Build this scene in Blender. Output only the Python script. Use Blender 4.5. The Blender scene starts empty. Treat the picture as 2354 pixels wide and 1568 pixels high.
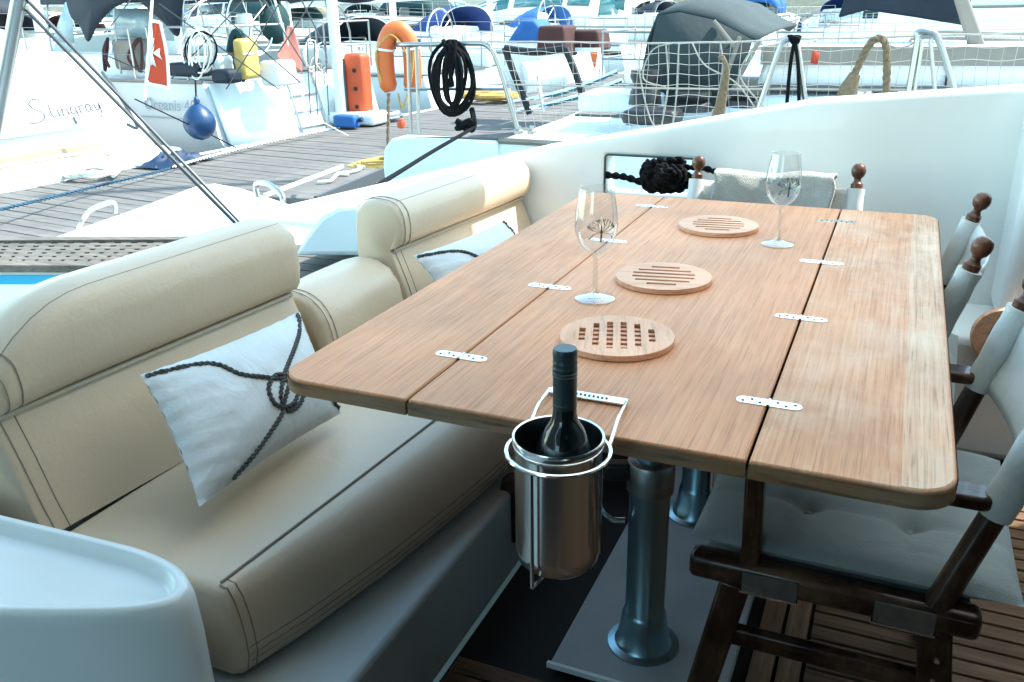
import bpy, math, random
from mathutils import Vector, Matrix, Euler

scene = bpy.context.scene
COL = scene.collection
PI = math.pi
R = math.radians
rnd = random.Random(7)

# ------------------------------------------------------------------ camera
CAM = Vector((0.0, 0.0, 1.28))
YAW, PITCH, ROLL, FPX = 0.41739, 0.37030, -0.01782, 2005.6   # solved from the table's edges
PW, PH = 2353.0, 1568.0
_cy, _sy, _cp, _sp = math.cos(YAW), math.sin(YAW), math.cos(PITCH), math.sin(PITCH)
FWD = Vector((-_sy * _cp, _cy * _cp, -_sp))
_r = Vector((_cy, _sy, 0)); _u = _r.cross(FWD)
RGT = math.cos(ROLL) * _r + math.sin(ROLL) * _u
UPV = -math.sin(ROLL) * _r + math.cos(ROLL) * _u
cam_data = bpy.data.cameras.new('camera')
cam_data.lens = FPX / PW * 36.0
cam_data.clip_start = 0.02
cam_data.clip_end = 2000
cam = bpy.data.objects.new('camera', cam_data)
COL.objects.link(cam)
M = Matrix(((RGT.x, UPV.x, -FWD.x, CAM.x), (RGT.y, UPV.y, -FWD.y, CAM.y), (RGT.z, UPV.z, -FWD.z, CAM.z), (0, 0, 0, 1)))
cam.matrix_world = M
scene.camera = cam

# ------------------------------------------------------------------ sky, sun, exposure
SUN_EL, SUN_DIR = R(52), Vector((0.80, 0.60, 0)).normalized()   # horizontal direction TOWARDS the sun
world = bpy.data.worlds.new('World'); scene.world = world; world.use_nodes = True
wn = world.node_tree
bg = wn.nodes['Background']
sky = wn.nodes.new('ShaderNodeTexSky')
sky.sky_type = 'NISHITA'; sky.sun_disc = False
sky.sun_elevation = SUN_EL
sky.sun_rotation = math.atan2(SUN_DIR.x, SUN_DIR.y)
sky.air_density = 1.0; sky.dust_density = 0.6; sky.ozone_density = 0.0
tint = wn.nodes.new('ShaderNodeMix'); tint.data_type = 'RGBA'; tint.blend_type = 'MULTIPLY'; tint.inputs[0].default_value = 1
tint.inputs[7].default_value = (.92, 1.07, .92, 1)      # the photograph's cool-cyan white balance
wn.links.new(sky.outputs[0], tint.inputs[6]); wn.links.new(tint.outputs[2], bg.inputs[0])
bg.inputs[1].default_value = 0.15
sd = bpy.data.lights.new('sun', 'SUN'); sd.energy = 2.0; sd.angle = R(0.53); sd.color = (1.0, 0.95, 0.87)
sun = bpy.data.objects.new('sun', sd); COL.objects.link(sun)
tosun = Vector((SUN_DIR.x * math.cos(SUN_EL), SUN_DIR.y * math.cos(SUN_EL), math.sin(SUN_EL)))
sun.rotation_euler = tosun.to_track_quat('Z', 'Y').to_euler()
sun.location = (10, 10, 30)
vs = scene.view_settings
vs.view_transform = 'Standard'; vs.look = 'None'; vs.gamma = 1.0; vs.use_curve_mapping = False
vs.exposure = 2.45
scene.cycles.max_bounces = 10
scene.cycles.transparent_max_bounces = 16

def ray(px, py):
    return FWD + RGT * ((px - PW / 2) / FPX) - UPV * ((py - PH / 2) / FPX)
def at(px, py, x=None, y=None, z=None):
    d = ray(px, py)
    t = (z - CAM.z) / d.z if z is not None else (y - CAM.y) / d.y if y is not None else (x - CAM.x) / d.x
    return CAM + d * t

# ------------------------------------------------------------------ materials
MT = {}
def mat(name, col, rough=0.5, metal=0.0, var=0.0, vscale=6.0, bump=0.0, bscale=60.0, coat=0.0, col2=None,
        stretch=(1, 1, 1), spec=0.5, sheen=0.0, trans=0.0, ior=1.45, rvar=0.0, crease=0.0):
    m = bpy.data.materials.new(name); m.use_nodes = True
    nt = m.node_tree; b = nt.nodes['Principled BSDF']
    b.inputs['Base Color'].default_value = (*col, 1)
    b.inputs['Roughness'].default_value = rough
    b.inputs['Metallic'].default_value = metal
    b.inputs['Coat Weight'].default_value = coat
    b.inputs['Specular IOR Level'].default_value = spec
    b.inputs['Sheen Weight'].default_value = sheen
    b.inputs['Transmission Weight'].default_value = trans
    b.inputs['IOR'].default_value = ior
    tc = nt.nodes.new('ShaderNodeTexCoord'); mp = nt.nodes.new('ShaderNodeMapping')
    mp.inputs['Scale'].default_value = stretch
    nt.links.new(tc.outputs['Object'], mp.inputs[0])
    if var or col2:
        n = nt.nodes.new('ShaderNodeTexNoise'); n.inputs['Scale'].default_value = vscale; n.inputs['Detail'].default_value = 6
        nt.links.new(mp.outputs[0], n.inputs['Vector'])
        rp = nt.nodes.new('ShaderNodeValToRGB')
        c2 = col2 or tuple(max(0, c * (1 - var)) for c in col)
        c1 = col if col2 else tuple(min(1, c * (1 + var * .6)) for c in col)
        rp.color_ramp.elements[0].position = .3; rp.color_ramp.elements[1].position = .7
        rp.color_ramp.elements[0].color = (*c2, 1); rp.color_ramp.elements[1].color = (*c1, 1)
        nt.links.new(n.outputs[0], rp.inputs[0]); nt.links.new(rp.outputs[0], b.inputs['Base Color'])
        if rvar:
            mr = nt.nodes.new('ShaderNodeMapRange'); mr.inputs[3].default_value = rough - rvar; mr.inputs[4].default_value = rough + rvar
            nt.links.new(n.outputs[0], mr.inputs[0]); nt.links.new(mr.outputs[0], b.inputs['Roughness'])
    if bump:
        n2 = nt.nodes.new('ShaderNodeTexNoise'); n2.inputs['Scale'].default_value = bscale; n2.inputs['Detail'].default_value = 4
        nt.links.new(mp.outputs[0], n2.inputs['Vector'])
        bp = nt.nodes.new('ShaderNodeBump'); bp.inputs['Strength'].default_value = bump; bp.inputs['Distance'].default_value = .01
        nt.links.new(n2.outputs[0], bp.inputs['Height']); nt.links.new(bp.outputs[0], b.inputs['Normal'])
        if crease:
            n3 = nt.nodes.new('ShaderNodeTexNoise'); n3.inputs['Scale'].default_value = 9; n3.inputs['Detail'].default_value = 3; n3.inputs['Distortion'].default_value = 1.2
            nt.links.new(mp.outputs[0], n3.inputs['Vector'])
            b3 = nt.nodes.new('ShaderNodeBump'); b3.inputs['Strength'].default_value = crease; b3.inputs['Distance'].default_value = .02
            nt.links.new(n3.outputs[0], b3.inputs['Height']); nt.links.new(b3.outputs[0], bp.inputs['Normal'])
    MT[name] = m
    return m

def wood(name, dark, mid, light, grain=(90, 3, 90), rough=.4, wear=0.0, wearcol=(.55, .44, .34), coat=0.0, bump=.15, pore=.5):
    m = bpy.data.materials.new(name); m.use_nodes = True
    nt = m.node_tree; b = nt.nodes['Principled BSDF']; L = nt.links.new
    tc = nt.nodes.new('ShaderNodeTexCoord'); mp = nt.nodes.new('ShaderNodeMapping'); mp.inputs['Scale'].default_value = grain
    info = nt.nodes.new('ShaderNodeObjectInfo')
    va = nt.nodes.new('ShaderNodeVectorMath'); va.operation = 'SCALE'; va.inputs[3].default_value = 9.0
    comb = nt.nodes.new('ShaderNodeCombineXYZ'); L(info.outputs['Random'], comb.inputs[0]); L(info.outputs['Random'], comb.inputs[1]); L(info.outputs['Random'], comb.inputs[2])
    L(comb.outputs[0], va.inputs[0])
    vb = nt.nodes.new('ShaderNodeVectorMath'); vb.operation = 'ADD'
    L(tc.outputs['Object'], mp.inputs[0]); L(mp.outputs[0], vb.inputs[0]); L(va.outputs[0], vb.inputs[1])
    n = nt.nodes.new('ShaderNodeTexNoise'); n.inputs['Scale'].default_value = 1; n.inputs['Detail'].default_value = 8; n.inputs['Roughness'].default_value = .62; n.inputs['Distortion'].default_value = .4
    L(vb.outputs[0], n.inputs['Vector'])
    rp = nt.nodes.new('ShaderNodeValToRGB'); e = rp.color_ramp.elements
    e[0].position = .3; e[0].color = (*dark, 1); e[1].position = .72; e[1].color = (*light, 1)
    k = e.new(.5); k.color = (*mid, 1)
    L(n.outputs[0], rp.inputs[0])
    # short dark pores
    mp2 = nt.nodes.new('ShaderNodeMapping'); mp2.inputs['Scale'].default_value = tuple(g * 2.6 for g in grain); L(tc.outputs['Object'], mp2.inputs[0])
    n2 = nt.nodes.new('ShaderNodeTexNoise'); n2.inputs['Scale'].default_value = 1; n2.inputs['Detail'].default_value = 3; L(mp2.outputs[0], n2.inputs['Vector'])
    r2 = nt.nodes.new('ShaderNodeValToRGB'); r2.color_ramp.elements[0].position = .34; r2.color_ramp.elements[1].position = .46
    r2.color_ramp.elements[0].color = (1 - pore,) * 3 + (1,); L(n2.outputs[0], r2.inputs[0])
    mx = nt.nodes.new('ShaderNodeMix'); mx.data_type = 'RGBA'; mx.blend_type = 'MULTIPLY'; mx.inputs[0].default_value = 1
    L(rp.outputs[0], mx.inputs[6]); L(r2.outputs[0], mx.inputs[7])
    last = mx.outputs[2]
    b.inputs['Roughness'].default_value = rough; b.inputs['Coat Weight'].default_value = coat; b.inputs['Specular IOR Level'].default_value = .22
    # broad tone drift
    n4 = nt.nodes.new('ShaderNodeTexNoise'); n4.inputs['Scale'].default_value = 3.0; n4.inputs['Detail'].default_value = 3; L(tc.outputs['Object'], n4.inputs['Vector'])
    r4 = nt.nodes.new('ShaderNodeValToRGB'); r4.color_ramp.elements[0].color = (.78, .78, .78, 1); r4.color_ramp.elements[1].color = (1.15, 1.12, 1.1, 1)
    r4.color_ramp.elements[0].position = .3; r4.color_ramp.elements[1].position = .7; L(n4.outputs[0], r4.inputs[0])
    m4 = nt.nodes.new('ShaderNodeMix'); m4.data_type = 'RGBA'; m4.blend_type = 'MULTIPLY'; m4.inputs[0].default_value = 1
    L(last, m4.inputs[6]); L(r4.outputs[0], m4.inputs[7]); last = m4.outputs[2]
    if wear:
        n3 = nt.nodes.new('ShaderNodeTexNoise'); n3.inputs['Scale'].default_value = 4.5; n3.inputs['Detail'].default_value = 7; n3.inputs['Roughness'].default_value = .7
        mp3 = nt.nodes.new('ShaderNodeMapping'); mp3.inputs['Scale'].default_value = (1.6, 1, 1); L(tc.outputs['Object'], mp3.inputs[0]); L(mp3.outputs[0], n3.inputs['Vector'])
        r3 = nt.nodes.new('ShaderNodeValToRGB'); r3.color_ramp.elements[0].position = .42; r3.color_ramp.elements[1].position = .66; r3.color_ramp.elements[1].color = (wear,) * 3 + (1,)
        L(n3.outputs[0], r3.inputs[0])
        mm = nt.nodes.new('ShaderNodeMath'); mm.operation = 'MULTIPLY'; L(r3.outputs[0], mm.inputs[0]); L(n.outputs[0], mm.inputs[1])
        m3 = nt.nodes.new('ShaderNodeMix'); m3.data_type = 'RGBA'; L(mm.outputs[0], m3.inputs[0]); L(last, m3.inputs[6]); m3.inputs[7].default_value = (*wearcol, 1)
        last = m3.outputs[2]
    L(last, b.inputs['Base Color'])
    bp = nt.nodes.new('ShaderNodeBump'); bp.inputs['Strength'].default_value = bump; bp.inputs['Distance'].default_value = .004
    L(n2.outputs[0], bp.inputs['Height']); L(bp.outputs[0], b.inputs['Normal'])
    MT[name] = m
    return m

def thin_glass(name, tint=(1, 1, 1), rough=.02):
    m = bpy.data.materials.new(name); m.use_nodes = True
    nt = m.node_tree; nt.nodes.remove(nt.nodes['Principled BSDF']); out = nt.nodes['Material Output']; L = nt.links.new
    t = nt.nodes.new('ShaderNodeBsdfTransparent'); t.inputs[0].default_value = (*tint, 1)
    g = nt.nodes.new('ShaderNodeBsdfGlossy'); g.inputs['Roughness'].default_value = rough
    lw = nt.nodes.new('ShaderNodeLayerWeight'); lw.inputs[0].default_value = .5
    pw = nt.nodes.new('ShaderNodeMath'); pw.operation = 'POWER'; pw.inputs[1].default_value = 2.4; L(lw.outputs['Facing'], pw.inputs[0])
    ad = nt.nodes.new('ShaderNodeMath'); ad.operation = 'MULTIPLY_ADD'; ad.inputs[1].default_value = .85; ad.inputs[2].default_value = .10; L(pw.outputs[0], ad.inputs[0])
    mx = nt.nodes.new('ShaderNodeMixShader'); L(ad.outputs[0], mx.inputs[0]); L(t.outputs[0], mx.inputs[1]); L(g.outputs[0], mx.inputs[2]); L(mx.outputs[0], out.inputs[0])
    MT[name] = m

def cloth(name, col, k):
    m = bpy.data.materials.new(name); m.use_nodes = True
    nt = m.node_tree; nt.nodes.remove(nt.nodes['Principled BSDF']); out = nt.nodes['Material Output']; L = nt.links.new
    d = nt.nodes.new('ShaderNodeBsdfDiffuse'); d.inputs[0].default_value = (*col, 1)
    t = nt.nodes.new('ShaderNodeBsdfTranslucent'); t.inputs[0].default_value = (*col, 1)
    mx = nt.nodes.new('ShaderNodeMixShader'); mx.inputs[0].default_value = k
    L(d.outputs[0], mx.inputs[1]); L(t.outputs[0], mx.inputs[2]); L(mx.outputs[0], out.inputs[0])
    MT[name] = m
cloth('light_fill_cloth', (.87, .84, .77), .43)
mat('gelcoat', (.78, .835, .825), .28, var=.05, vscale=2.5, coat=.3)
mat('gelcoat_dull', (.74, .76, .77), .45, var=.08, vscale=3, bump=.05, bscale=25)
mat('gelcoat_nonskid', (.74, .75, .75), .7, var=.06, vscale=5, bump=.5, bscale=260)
mat('gelcoat_shade_blue', (.62, .72, .78), .35, var=.06, vscale=3)  # gelcoat with the blue cast of shade put into its colour
mat('hull_grey_and_shade', (.46, .49, .50), .3, var=.08, vscale=2)  # grey hull of one sloop; on the white yacht, shade put into colour
mat('leather', (.67, .53, .385), .38, var=.06, vscale=4, bump=.07, bscale=130, col2=(.625, .49, .352), crease=.08)
mat('thread', (.30, .26, .21), .8)
mat('piping', (.50, .43, .33), .5)
wood('teak_top', (.60, .262, .122), (.70, .33, .168), (.78, .395, .215), grain=(190, 3.6, 190), rough=.5, wear=.30, wearcol=(.80, .52, .37), pore=.26)
wood('teak_top_worn', (.58, .27, .135), (.69, .345, .19), (.78, .43, .255), grain=(190, 3.6, 190), rough=.55, wear=1.0, wearcol=(.84, .62, .46), pore=.25)
wood('teak_border', (.56, .30, .17), (.70, .42, .26), (.80, .54, .37), grain=(120, 3, 120), rough=.52, wear=1.3, wearcol=(.82, .64, .49), pore=.4)
wood('teak_edge', (.30, .16, .08), (.36, .20, .105), (.42, .25, .14), grain=(3, 25, 40), rough=.6, wear=.5, wearcol=(.45, .40, .33))
mat('seam_dark', (.02, .016, .013), .7)
wood('trivet_wood', (.70, .37, .21), (.84, .48, .31), (.90, .57, .39), grain=(60, 5, 60), rough=.5, pore=.2)
wood('chair_wood', (.016, .006, .004), (.034, .012, .008), (.085, .032, .016), grain=(30, 30, 6), rough=.3, coat=.4, wear=.5, wearcol=(.30, .18, .10))
wood('chair_wood_x', (.016, .006, .004), (.034, .012, .008), (.085, .032, .016), grain=(6, 40, 40), rough=.3, coat=.4, wear=.7, wearcol=(.34, .21, .12))
wood('finial_wood', (.06, .022, .013), (.11, .042, .024), (.20, .085, .045), grain=(30, 30, 12), rough=.3, coat=.5)
wood('deck_teak', (.085, .046, .028), (.15, .085, .05), (.22, .135, .082), grain=(4, 70, 70), rough=.65, pore=.3)
wood('deck_teak_y', (.15, .082, .045), (.22, .125, .07), (.30, .18, .11), grain=(70, 4, 70), rough=.6, pore=.3)
wood('deck_grey_teak', (.085, .078, .066), (.13, .12, .104), (.18, .168, .148), grain=(4, 60, 60), rough=.8, pore=.3)
wood('dock_wood', (.098, .095, .090), (.135, .131, .125), (.172, .168, .161), grain=(2.5, 40, 40), rough=.85, pore=.2)
mat('caulk', (.012, .012, .012), .8)
mat('base_grey', (.50, .54, .54), .5, var=.10, vscale=4)
mat('floor_black', (.012, .011, .011), .7, var=.3)
mat('plinth_grey', (.38, .39, .38), .55, var=.12, vscale=7, bump=.08, bscale=120)
mat('chrome', (.86, .87, .88), .10, 1.0)
mat('steel', (.62, .63, .64), .24, 1.0, var=.05, vscale=30)
mat('steel_brushed', (.55, .57, .58), .34, 1.0, var=.08, vscale=50, stretch=(1, 1, .05))
mat('plate_metal', (.30, .33, .34), .38, 1.0, var=.2, vscale=40)
mat('sky_tint_metal', (.30, .48, .56), .30, 1.0, var=.08, vscale=20, stretch=(1, 1, .1))  # blue sky reflection put into the metal's base colour
mat('black_plastic', (.015, .016, .018), .4)
mat('black', (.01, .01, .012), .6)
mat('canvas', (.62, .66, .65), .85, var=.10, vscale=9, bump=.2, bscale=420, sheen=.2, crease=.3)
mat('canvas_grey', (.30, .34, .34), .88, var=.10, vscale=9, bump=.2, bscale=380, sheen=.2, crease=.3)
mat('towel', (.46, .47, .44), .95, var=.12, vscale=40, bump=.9, bscale=300, sheen=.5)
mat('pillow', (.66, .69, .69), .75, var=.05, vscale=6, bump=.12, bscale=55, sheen=.2, crease=.35)
mat('pillow_rope', (.085, .088, .085), .85, var=.5, vscale=120)
mat('pillow_rope_light', (.30, .31, .30), .85)
thin_glass('glass', (.95, .97, .97)); 
mat('etch', (.10, .105, .105), .8)
mat('bottle_glass', (.006, .010, .012), .05, spec=.8)
mat('capsule', (.045, .075, .085), .38, .35, var=.15, vscale=60)
mat('capsule_line', (.16, .19, .19), .4)
mat('bucket', (.80, .81, .81), .17, 1.0, rvar=.04, var=.04, vscale=14, stretch=(1, 1, .2))
mat('rope_black', (.004, .0045, .0055), .8, spec=.15, bump=.4, bscale=200)
mat('rope_white', (.72, .71, .66), .9, var=.2, vscale=60, bump=.4, bscale=200)
mat('rope_tan', (.20, .14, .085), .9, var=.3, vscale=60, bump=.4, bscale=200)
mat('rope_yellow', (.50, .31, .09), .9, var=.3, vscale=60)
mat('rope_blue', (.035, .09, .14), .9, var=.5, vscale=60)
mat('net', (.36, .36, .33), .9)
mat('rail_steel', (.34, .34, .33), .32, .85)
mat('line_grey', (.34, .32, .28), .9)
mat('wire_dark', (.07, .075, .08), .4, .6)
mat('hull_cream', (.36, .28, .20), .6, var=.15)
mat('orange', (.62, .13, .028), .45, var=.08, vscale=5)
mat('orange_red', (.52, .075, .022), .5, var=.1, vscale=6)
mat('red', (.62, .055, .03), .6, var=.1)
mat('flag_red', (.50, .06, .025), .8)
mat('flag_faded', (.42, .14, .11), .85)
mat('flag_white', (.80, .80, .78), .8)
mat('yellow', (.55, .38, .10), .6, var=.12, vscale=8)
mat('navy', (.003, .010, .021), .7, var=.25, vscale=6, bump=.2, bscale=40)
mat('canvas_dark', (.026, .040, .042), .85, var=.2, vscale=4, bump=.25, bscale=30)
mat('canvas_green', (.008, .040, .042), .8, var=.2)
mat('canvas_blue', (.008, .035, .15), .75, var=.2)
mat('canvas_bright', (.02, .11, .33), .75, var=.2)
mat('canvas_cream', (.62, .55, .42), .8, var=.1)
mat('maroon', (.06, .018, .016), .8, var=.2)
mat('fender_blue', (.005, .040, .115), .4, var=.3, vscale=7)
mat('fender_white', (.72, .72, .69), .5, var=.1)
mat('cyan_stripe', (.03, .38, .62), .35)
mat('tarp_blue', (.005, .028, .075), .6, var=.4, vscale=15)
mat('window_dark', (.02, .035, .04), .08, spec=.8)
mat('window_teal', (.03, .16, .18), .08, spec=.8)
mat('taupe', (.20, .175, .145), .6, var=.15, vscale=6)
mat('letter_grey', (.07, .075, .08), .5)
mat('letter_pale', (.22, .26, .29), .5)
mat('stone', (.48, .41, .31), .9, var=.2, vscale=1.2, bump=.4, bscale=6)
mat('stone_pale', (.60, .54, .44), .9, var=.15, vscale=.8)
mat('leaf', (.055, .085, .03), .8, var=.5, vscale=2.5)
mat('bark', (.12, .085, .055), .9, var=.3)
mat('water', (.012, .045, .052), .06, var=.3, vscale=.4, bump=.35, bscale=2.2, spec=.6)
mat('pvc_clear', (.24, .33, .36), .15, var=.15, vscale=3)

# ------------------------------------------------------------------ mesh helpers
ORG = {}
def catmull(pts, k=6, closed=False):
    P = [Vector(p) for p in pts]; n = len(P)
    if n < 3: return P
    out = []
    rng = range(n) if closed else range(n - 1)
    for i in rng:
        if closed: a, b, c, d = P[(i - 1) % n], P[i], P[(i + 1) % n], P[(i + 2) % n]
        else: a, b, c, d = P[max(i - 1, 0)], P[i], P[i + 1], P[min(i + 2, n - 1)]
        for j in range(k):
            t = j / k
            out.append(.5 * ((2 * b) + (c - a) * t + (2 * a - 5 * b + 4 * c - d) * t * t + (3 * b - a - 3 * c + d) * t ** 3))
    if not closed: out.append(P[-1])
    return out

class MB:
    def __init__(s): s.v = []; s.f = []
    def add(s, vs, fs):
        o = len(s.v); s.v += [Vector(v) for v in vs]; s.f += [tuple(i + o for i in f) for f in fs]; return s
    def box(s, c, d, rot=None):
        c = Vector(c); h = Vector(d) / 2; vs = []
        for x in (-1, 1):
            for y in (-1, 1):
                for z in (-1, 1):
                    p = Vector((x * h.x, y * h.y, z * h.z))
                    if rot is not None: p.rotate(rot)
                    vs.append(c + p)
        return s.add(vs, [(0, 1, 3, 2), (4, 6, 7, 5), (0, 4, 5, 1), (2, 3, 7, 6), (0, 2, 6, 4), (1, 5, 7, 3)])
    def bar(s, a, b, w, h, up=(0, 0, 1)):
        a, b = Vector(a), Vector(b); t = (b - a).normalized(); up = Vector(up)
        sd_ = t.cross(up)
        if sd_.length < 1e-4: sd_ = t.cross(Vector((0, 1, 0)))
        sd_.normalize(); u2 = sd_.cross(t).normalized()
        vs = []
        for p in (a, b):
            for i, j in ((-1, -1), (1, -1), (1, 1), (-1, 1)): vs.append(p + sd_ * (w / 2 * i) + u2 * (h / 2 * j))
        return s.add(vs, [(3, 2, 1, 0), (4, 5, 6, 7), (0, 1, 5, 4), (1, 2, 6, 5), (2, 3, 7, 6), (3, 0, 4, 7)])
    def loft(s, rings, closed=True, caps=True, loop=False):
        n = len(rings[0]); vs = [p for r in rings for p in r]; fs = []
        m = len(rings)
        for i in range(m if loop else m - 1):
            i2 = (i + 1) % m
            for j in range(n if closed else n - 1):
                k = (j + 1) % n
                fs.append((i * n + j, i * n + k, i2 * n + k, i2 * n + j))
        if caps and closed and not loop:
            fs.append(tuple(range(n - 1, -1, -1))); fs.append(tuple((m - 1) * n + j for j in range(n)))
        return s.add(vs, fs)
    def tube(s, pts, r, n=8, closed=False, caps=True, flat=1.0):
        P = [Vector(p) for p in pts]; m = len(P); rings = []
        t0 = (P[1] - P[0]).normalized()
        nrm = t0.cross(Vector((0, 0, 1)))
        if nrm.length < 1e-3: nrm = t0.cross(Vector((1, 0, 0)))
        nrm.normalize()
        for i in range(m):
            if closed: t = (P[(i + 1) % m] - P[i - 1])
            else: t = P[min(i + 1, m - 1)] - P[max(i - 1, 0)]
            t = t.normalized() if t.length > 1e-9 else t0
            nrm = (nrm - t * nrm.dot(t))
            nrm = nrm.normalized() if nrm.length > 1e-6 else t.orthogonal().normalized()
            b = t.cross(nrm); rr = r[i] if isinstance(r, (list, tuple)) else r
            rings.append([P[i] + (nrm * math.cos(2 * PI * j / n) + b * math.sin(2 * PI * j / n) * flat) * rr for j in range(n)])
        return s.loft(rings, True, caps, loop=closed)
    def rope(s, pts, r, pitch=None, strands=2, n=5):
        P = [Vector(p) for p in pts]; m = len(P); pitch = pitch or r * 5
        dist = [0]
        for i in range(1, m): dist.append(dist[-1] + (P[i] - P[i - 1]).length)
        L = dist[-1]; steps = max(8, int(L / pitch * 7)); Q = []; k = 0
        for i in range(steps + 1):
            d = L * i / steps
            while k < m - 2 and dist[k + 1] < d: k += 1
            t = (d - dist[k]) / max(1e-9, dist[k + 1] - dist[k]); Q.append(P[k].lerp(P[k + 1], min(1, t)))
        for q in range(strands):
            out = []; nr = None
            for i, p in enumerate(Q):
                t = (Q[min(i + 1, steps)] - Q[max(i - 1, 0)]).normalized()
                if nr is None: nr = t.orthogonal().normalized()
                nr = (nr - t * nr.dot(t)).normalized(); b = t.cross(nr)
                a = 2 * PI * (i / 7) + 2 * PI * q / strands
                out.append(p + (nr * math.cos(a) + b * math.sin(a)) * r * .5)
            s.tube(out, r * .56, n)
        return s
    def lathe(s, prof, c=(0, 0, 0), n=32, ax=None):
        c = Vector(c); rings = []
        q = Vector((0, 0, 1)).rotation_difference(Vector(ax)) if ax is not None else None
        for r, z in prof:
            ring = []
            for j in range(n):
                p = Vector((r * math.cos(2 * PI * j / n), r * math.sin(2 * PI * j / n), z))
                if q is not None: p.rotate(q)
                ring.append(c + p)
            rings.append(ring)
        return s.loft(rings, True, True)
    def ball(s, c, r, n=16, sq=(1, 1, 1)):
        prof = [(max(1e-4, math.sin(PI * i / (n // 2))), -math.cos(PI * i / (n // 2))) for i in range(n // 2 + 1)]
        o = len(s.v); s.lathe(prof, (0, 0, 0), n)
        for i in range(o, len(s.v)):
            v = s.v[i]; s.v[i] = Vector((v.x * r * sq[0], v.y * r * sq[1], v.z * r * sq[2])) + Vector(c)
        return s
    def prism(s, poly, z0, z1):
        n = len(poly)
        vs = [(p[0], p[1], z0) for p in poly] + [(p[0], p[1], z1) for p in poly]
        fs = [tuple(range(n - 1, -1, -1)), tuple(range(n, 2 * n))] + [(i, (i + 1) % n, n + (i + 1) % n, n + i) for i in range(n)]
        return s.add(vs, fs)
    def extrude(s, ring, vec):
        v = Vector(vec); return s.loft([[Vector(p) for p in ring], [Vector(p) + v for p in ring]])
    def grid(s, fn, nu, nv):
        vs = [fn(i / nu, j / nv) for i in range(nu + 1) for j in range(nv + 1)]
        fs = [(i * (nv + 1) + j, (i + 1) * (nv + 1) + j, (i + 1) * (nv + 1) + j + 1, i * (nv + 1) + j + 1) for i in range(nu) for j in range(nv)]
        return s.add(vs, fs)
    def xf(s, M_):
        s.v = [M_ @ v for v in s.v]; return s
    def build(s, name, mt, parent=None, ang=38, bevel=0.0, sub=0, solid=0.0, seg=2, kind=None):
        if parent is not None:
            o0 = ORG[parent]
        else:
            xs = [v.x for v in s.v]; ys = [v.y for v in s.v]; zs = [v.z for v in s.v]
            o0 = Vector(((min(xs) + max(xs)) / 2, (min(ys) + max(ys)) / 2, min(zs)))
        me = bpy.data.meshes.new(name)
        me.from_pydata([tuple(v - o0) for v in s.v], [], s.f); me.update(); me.validate()
        import bmesh
        bm = bmesh.new(); bm.from_mesh(me); bmesh.ops.recalc_face_normals(bm, faces=bm.faces); bm.to_mesh(me); bm.free()
        me.materials.append(MT[mt])
        for p in me.polygons: p.use_smooth = True
        me.set_sharp_from_angle(angle=R(ang))
        o = bpy.data.objects.new(name, me); COL.objects.link(o)
        if parent is not None: o.parent = parent
        else: o.location = o0
        ORG[o] = o0
        if solid:
            md = o.modifiers.new('solid', 'SOLIDIFY'); md.thickness = solid; md.offset = 0
        if bevel:
            md = o.modifiers.new('bevel', 'BEVEL'); md.width = bevel; md.segments = seg; md.limit_method = 'ANGLE'; md.angle_limit = R(35); md.harden_normals = False
        if sub:
            md = o.modifiers.new('sub', 'SUBSURF'); md.levels = sub; md.render_levels = sub
        if kind: o['kind'] = kind
        return o

def thing(name, label, cat, loc=(0, 0, 0), rotz=0.0, group=None, local=False):
    o = bpy.data.objects.new(name, None); COL.objects.link(o)
    o.empty_display_size = .1; o.location = loc; o.rotation_euler = (0, 0, rotz)
    o['label'] = label; o['category'] = cat
    if group: o['group'] = group
    ORG[o] = Vector((0, 0, 0)) if local else Vector(loc)
    return o
def tag(o, label, cat, group=None):
    o['label'] = label; o['category'] = cat
    if group: o['group'] = group
    return o
def copy_tree(o, parent=None):
    c = o.copy(); COL.objects.link(c)
    if parent is not None: c.parent = parent
    ORG[c] = ORG[o]
    for ch in list(o.children): copy_tree(ch, c)
    return c
def rrect(x0, y0, x1, y1, r, k=5, corners=(1, 1, 1, 1)):
    out = []
    for (cx, cy, a0, on) in ((x1 - r, y1 - r, 0, corners[0]), (x0 + r, y1 - r, 90, corners[1]), (x0 + r, y0 + r, 180, corners[2]), (x1 - r, y0 + r, 270, corners[3])):
        if on:
            for i in range(k + 1):
                a = R(a0 + 90 * i / k); out.append((cx + r * math.cos(a), cy + r * math.sin(a)))
        else:
            sx, sy = (1 if a0 in (0, 270) else -1), (1 if a0 in (0, 90) else -1)
            out.append((cx + sx * r, cy + sy * r))
    return out
def text(name, body, mt, parent, M_, size, shear=0.0, depth=.002, spacing=1.0):
    cu = bpy.data.curves.new(name, 'FONT'); cu.body = body; cu.size = size; cu.shear = shear; cu.extrude = depth
    cu.align_x = 'CENTER'; cu.align_y = 'CENTER'; cu.space_character = spacing; cu.resolution_u = 3
    ob = bpy.data.objects.new(name + '_tmp', cu); COL.objects.link(ob)
    dg = bpy.context.evaluated_depsgraph_get(); me = bpy.data.meshes.new_from_object(ob.evaluated_get(dg))
    bpy.data.objects.remove(ob); bpy.data.curves.remove(cu)
    M2 = Matrix.Translation(-ORG[parent]) @ M_
    me.transform(M2); me.materials.clear(); me.materials.append(MT[mt]); me.name = name
    o = bpy.data.objects.new(name, me); COL.objects.link(o); o.parent = parent; ORG[o] = ORG[parent]
    return o
def frame(origin, xaxis, yaxis):
    x = Vector(xaxis).normalized(); y = Vector(yaxis); z = x.cross(y).normalized(); y = z.cross(x)
    return Matrix(((x.x, y.x, z.x, origin[0]), (x.y, y.y, z.y, origin[1]), (x.z, y.z, z.z, origin[2]), (0, 0, 0, 1)))

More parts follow.
